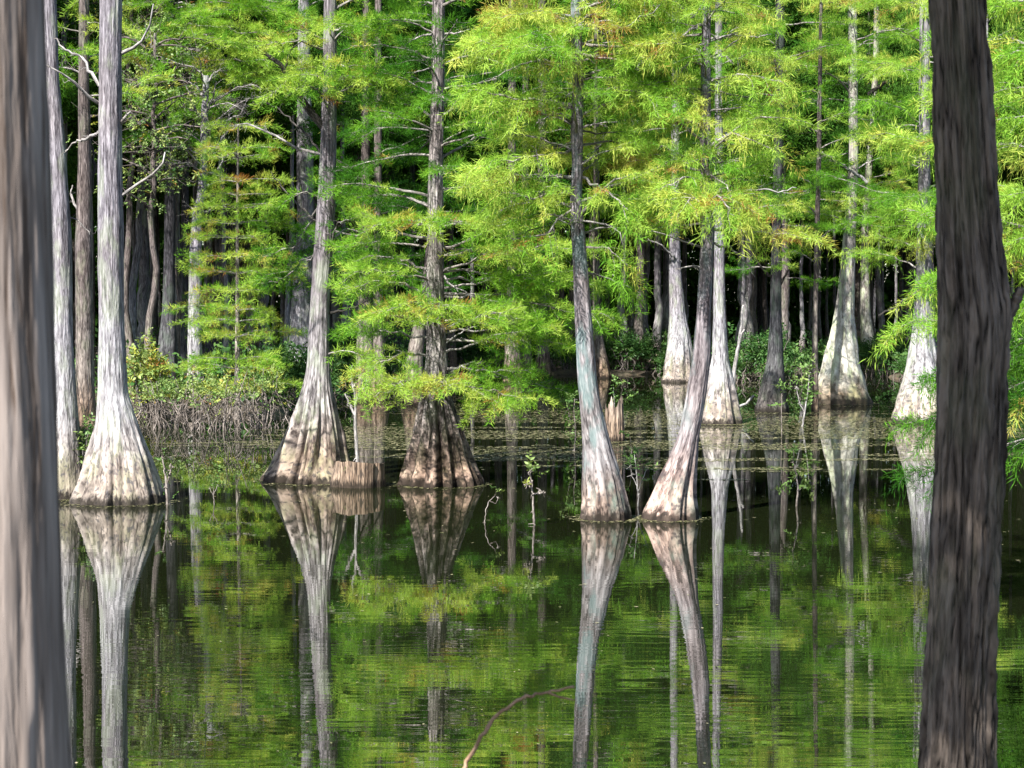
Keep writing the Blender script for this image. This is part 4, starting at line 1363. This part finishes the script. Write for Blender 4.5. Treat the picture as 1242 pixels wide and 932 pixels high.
# undergrowth that fills the dim forest floor
fo = Foliage('leaf')
for k in range(3800):
    xp = rng.uniform(-120, 1360)
    Y = shore(xp) + .6 + 30 * rng.rand() ** 1.6
    X = (xp - W0 / 2) / F * Y
    hh = .25 + 1.5 * hnoise(np.array([X * .6 + 70]), np.array([Y * .6]), 12)[0] ** 1.5
    fo.add((X, Y, .15 + rng.rand() ** 1.3 * hh), rng.normal(0, 1, 3) + np.array([0, 0, .5]), 2.2 * rng.uniform(.6, 1.3), .28 + .25 * rng.rand())
mb = MB()
fo.into(mb, 'leaf', rng)
tag(mb.obj('undergrowth', M['leaves'], smooth=False), 'low dark undergrowth on the forest floor', 'undergrowth', kind='stuff')

# floating pond weed, thin streaks on the still water
rng = np.random.RandomState(9)
n = 150000
xp = rng.uniform(180, 1320, n)
yy = rng.uniform(468, 585, n)
Yd = np.array([depth_of(v) for v in np.linspace(468, 585, 400)])
Y = np.interp(yy, np.linspace(468, 585, 400), Yd)
X = (xp - W0 / 2) / F * Y
den = vnoise((X + 60) / 120, Y * .45, 40, 15) * .45 + vnoise((X + 60) / 120, Y * 3.2, 60, 16) * .35 + vnoise((X + 60) / 120, Y * 7, 260, 17) * .2
band = np.interp(yy, [468, 485, 500, 550, 566, 585], [.0, .08, .24, .24, .06, -.06]) * np.interp(xp, [180, 420, 500, 720, 860, 1000, 1320], [.2, .55, 1, 1, .8, .6, .5])
keep = (den < .30 + band) & (Y < shore(xp) - .3) & (rng.rand(n) < .75)
X, Y = X[keep], Y[keep]
n = len(X)
# litter that gathers against the trunks, and stray flecks over the open pond
ex, ey = [], []
for T in (T1, T2, T4, T5, T6, T7, T8, T11, T13):
    m_ = 260
    an_ = rng.uniform(0, 6.28, m_)
    rr_ = T.rad(0) * 1.04 + np.abs(rng.normal(0, .10, m_))
    ex.append(T.base[0] + np.sin(an_) * rr_)
    ey.append(T.base[1] + np.cos(an_) * rr_)
m_ = 900
yf = 9 + 26 * rng.rand(m_) ** .8
ex.append((rng.uniform(0, 1242, m_) - 621) / F * yf)
ey.append(yf)
X = np.concatenate([X] + ex)
Y = np.concatenate([Y] + ey)
n = len(X)
a = rng.uniform(0, 6.28, n)
L = rng.uniform(.010, .042, n) * np.clip(Y / 26, .45, 1.2)
w = L * rng.uniform(.25, .6, n)
ca, sa = np.cos(a), np.sin(a)
zc = rng.uniform(.003, .006, n)
V = np.stack([np.stack([X - ca * L, Y - sa * L, zc], 1), np.stack([X + sa * w, Y - ca * w, zc], 1), np.stack([X + ca * L, Y + sa * L, zc], 1), np.stack([X - sa * w, Y + ca * w, zc], 1)], 1)
mb = MB()
mb.add(V.reshape(-1, 3), np.arange(4 * n).reshape(n, 4), np.repeat(rng.rand(n), 4))
tag(mb.obj('floating_weeds', M['pondweed'], smooth=False), 'thin streaks of floating weed and debris on the water', 'pondweed', kind='stuff')

# ================================================================== LIGHT, SKY, CAMERA
EL, AZ = math.radians(46), math.radians(211)
sd = Vector((math.sin(AZ) * math.cos(EL), math.cos(AZ) * math.cos(EL), math.sin(EL)))
sun = bpy.data.lights.new('sun', 'SUN')
sun.energy = 5.0
sun.angle = math.radians(.5)
sun.color = (1, .96, .89)
so = bpy.data.objects.new('sun', sun)
so.rotation_euler = sd.to_track_quat('Z', 'Y').to_euler()
COL.objects.link(so)

w = bpy.data.worlds.new('World')
scene.world = w
w.use_nodes = True
nt = w.node_tree
nt.nodes.clear()
sky = nt.nodes.new('ShaderNodeTexSky')
sky.sky_type = 'NISHITA'
sky.sun_disc = False
sky.sun_elevation = EL
sky.sun_rotation = AZ
bg = nt.nodes.new('ShaderNodeBackground')
bg.inputs[1].default_value = .075
wo = nt.nodes.new('ShaderNodeOutputWorld')
nt.links.new(sky.outputs[0], bg.inputs[0])
nt.links.new(bg.outputs[0], wo.inputs[0])

cam = bpy.data.cameras.new('camera')
cam.sensor_width = 36
cam.lens = F / W0 * 36
cam.clip_start = .05
cam.clip_end = 2000
cam.dof.use_dof = True
cam.dof.focus_distance = 26
cam.dof.aperture_fstop = (cam.lens / 1000) / .0055
co = bpy.data.objects.new('camera', cam)
co.location = (0, 0, CAM_Z)
co.rotation_euler = (math.pi / 2 - PITCH, 0, 0)
COL.objects.link(co)
scene.camera = co

scene.render.engine = 'CYCLES'
c = scene.cycles
c.use_denoising = True
c.denoising_prefilter = 'NONE'
c.max_bounces = 6
c.diffuse_bounces = 3
c.glossy_bounces = 3
c.transmission_bounces = 3
c.transparent_max_bounces = 4
c.caustics_reflective = False
c.caustics_refractive = False
c.sample_clamp_indirect = 6
scene.view_settings.view_transform = 'Standard'
scene.view_settings.look = 'None'
scene.view_settings.gamma = 1
scene.view_settings.exposure = 1.87
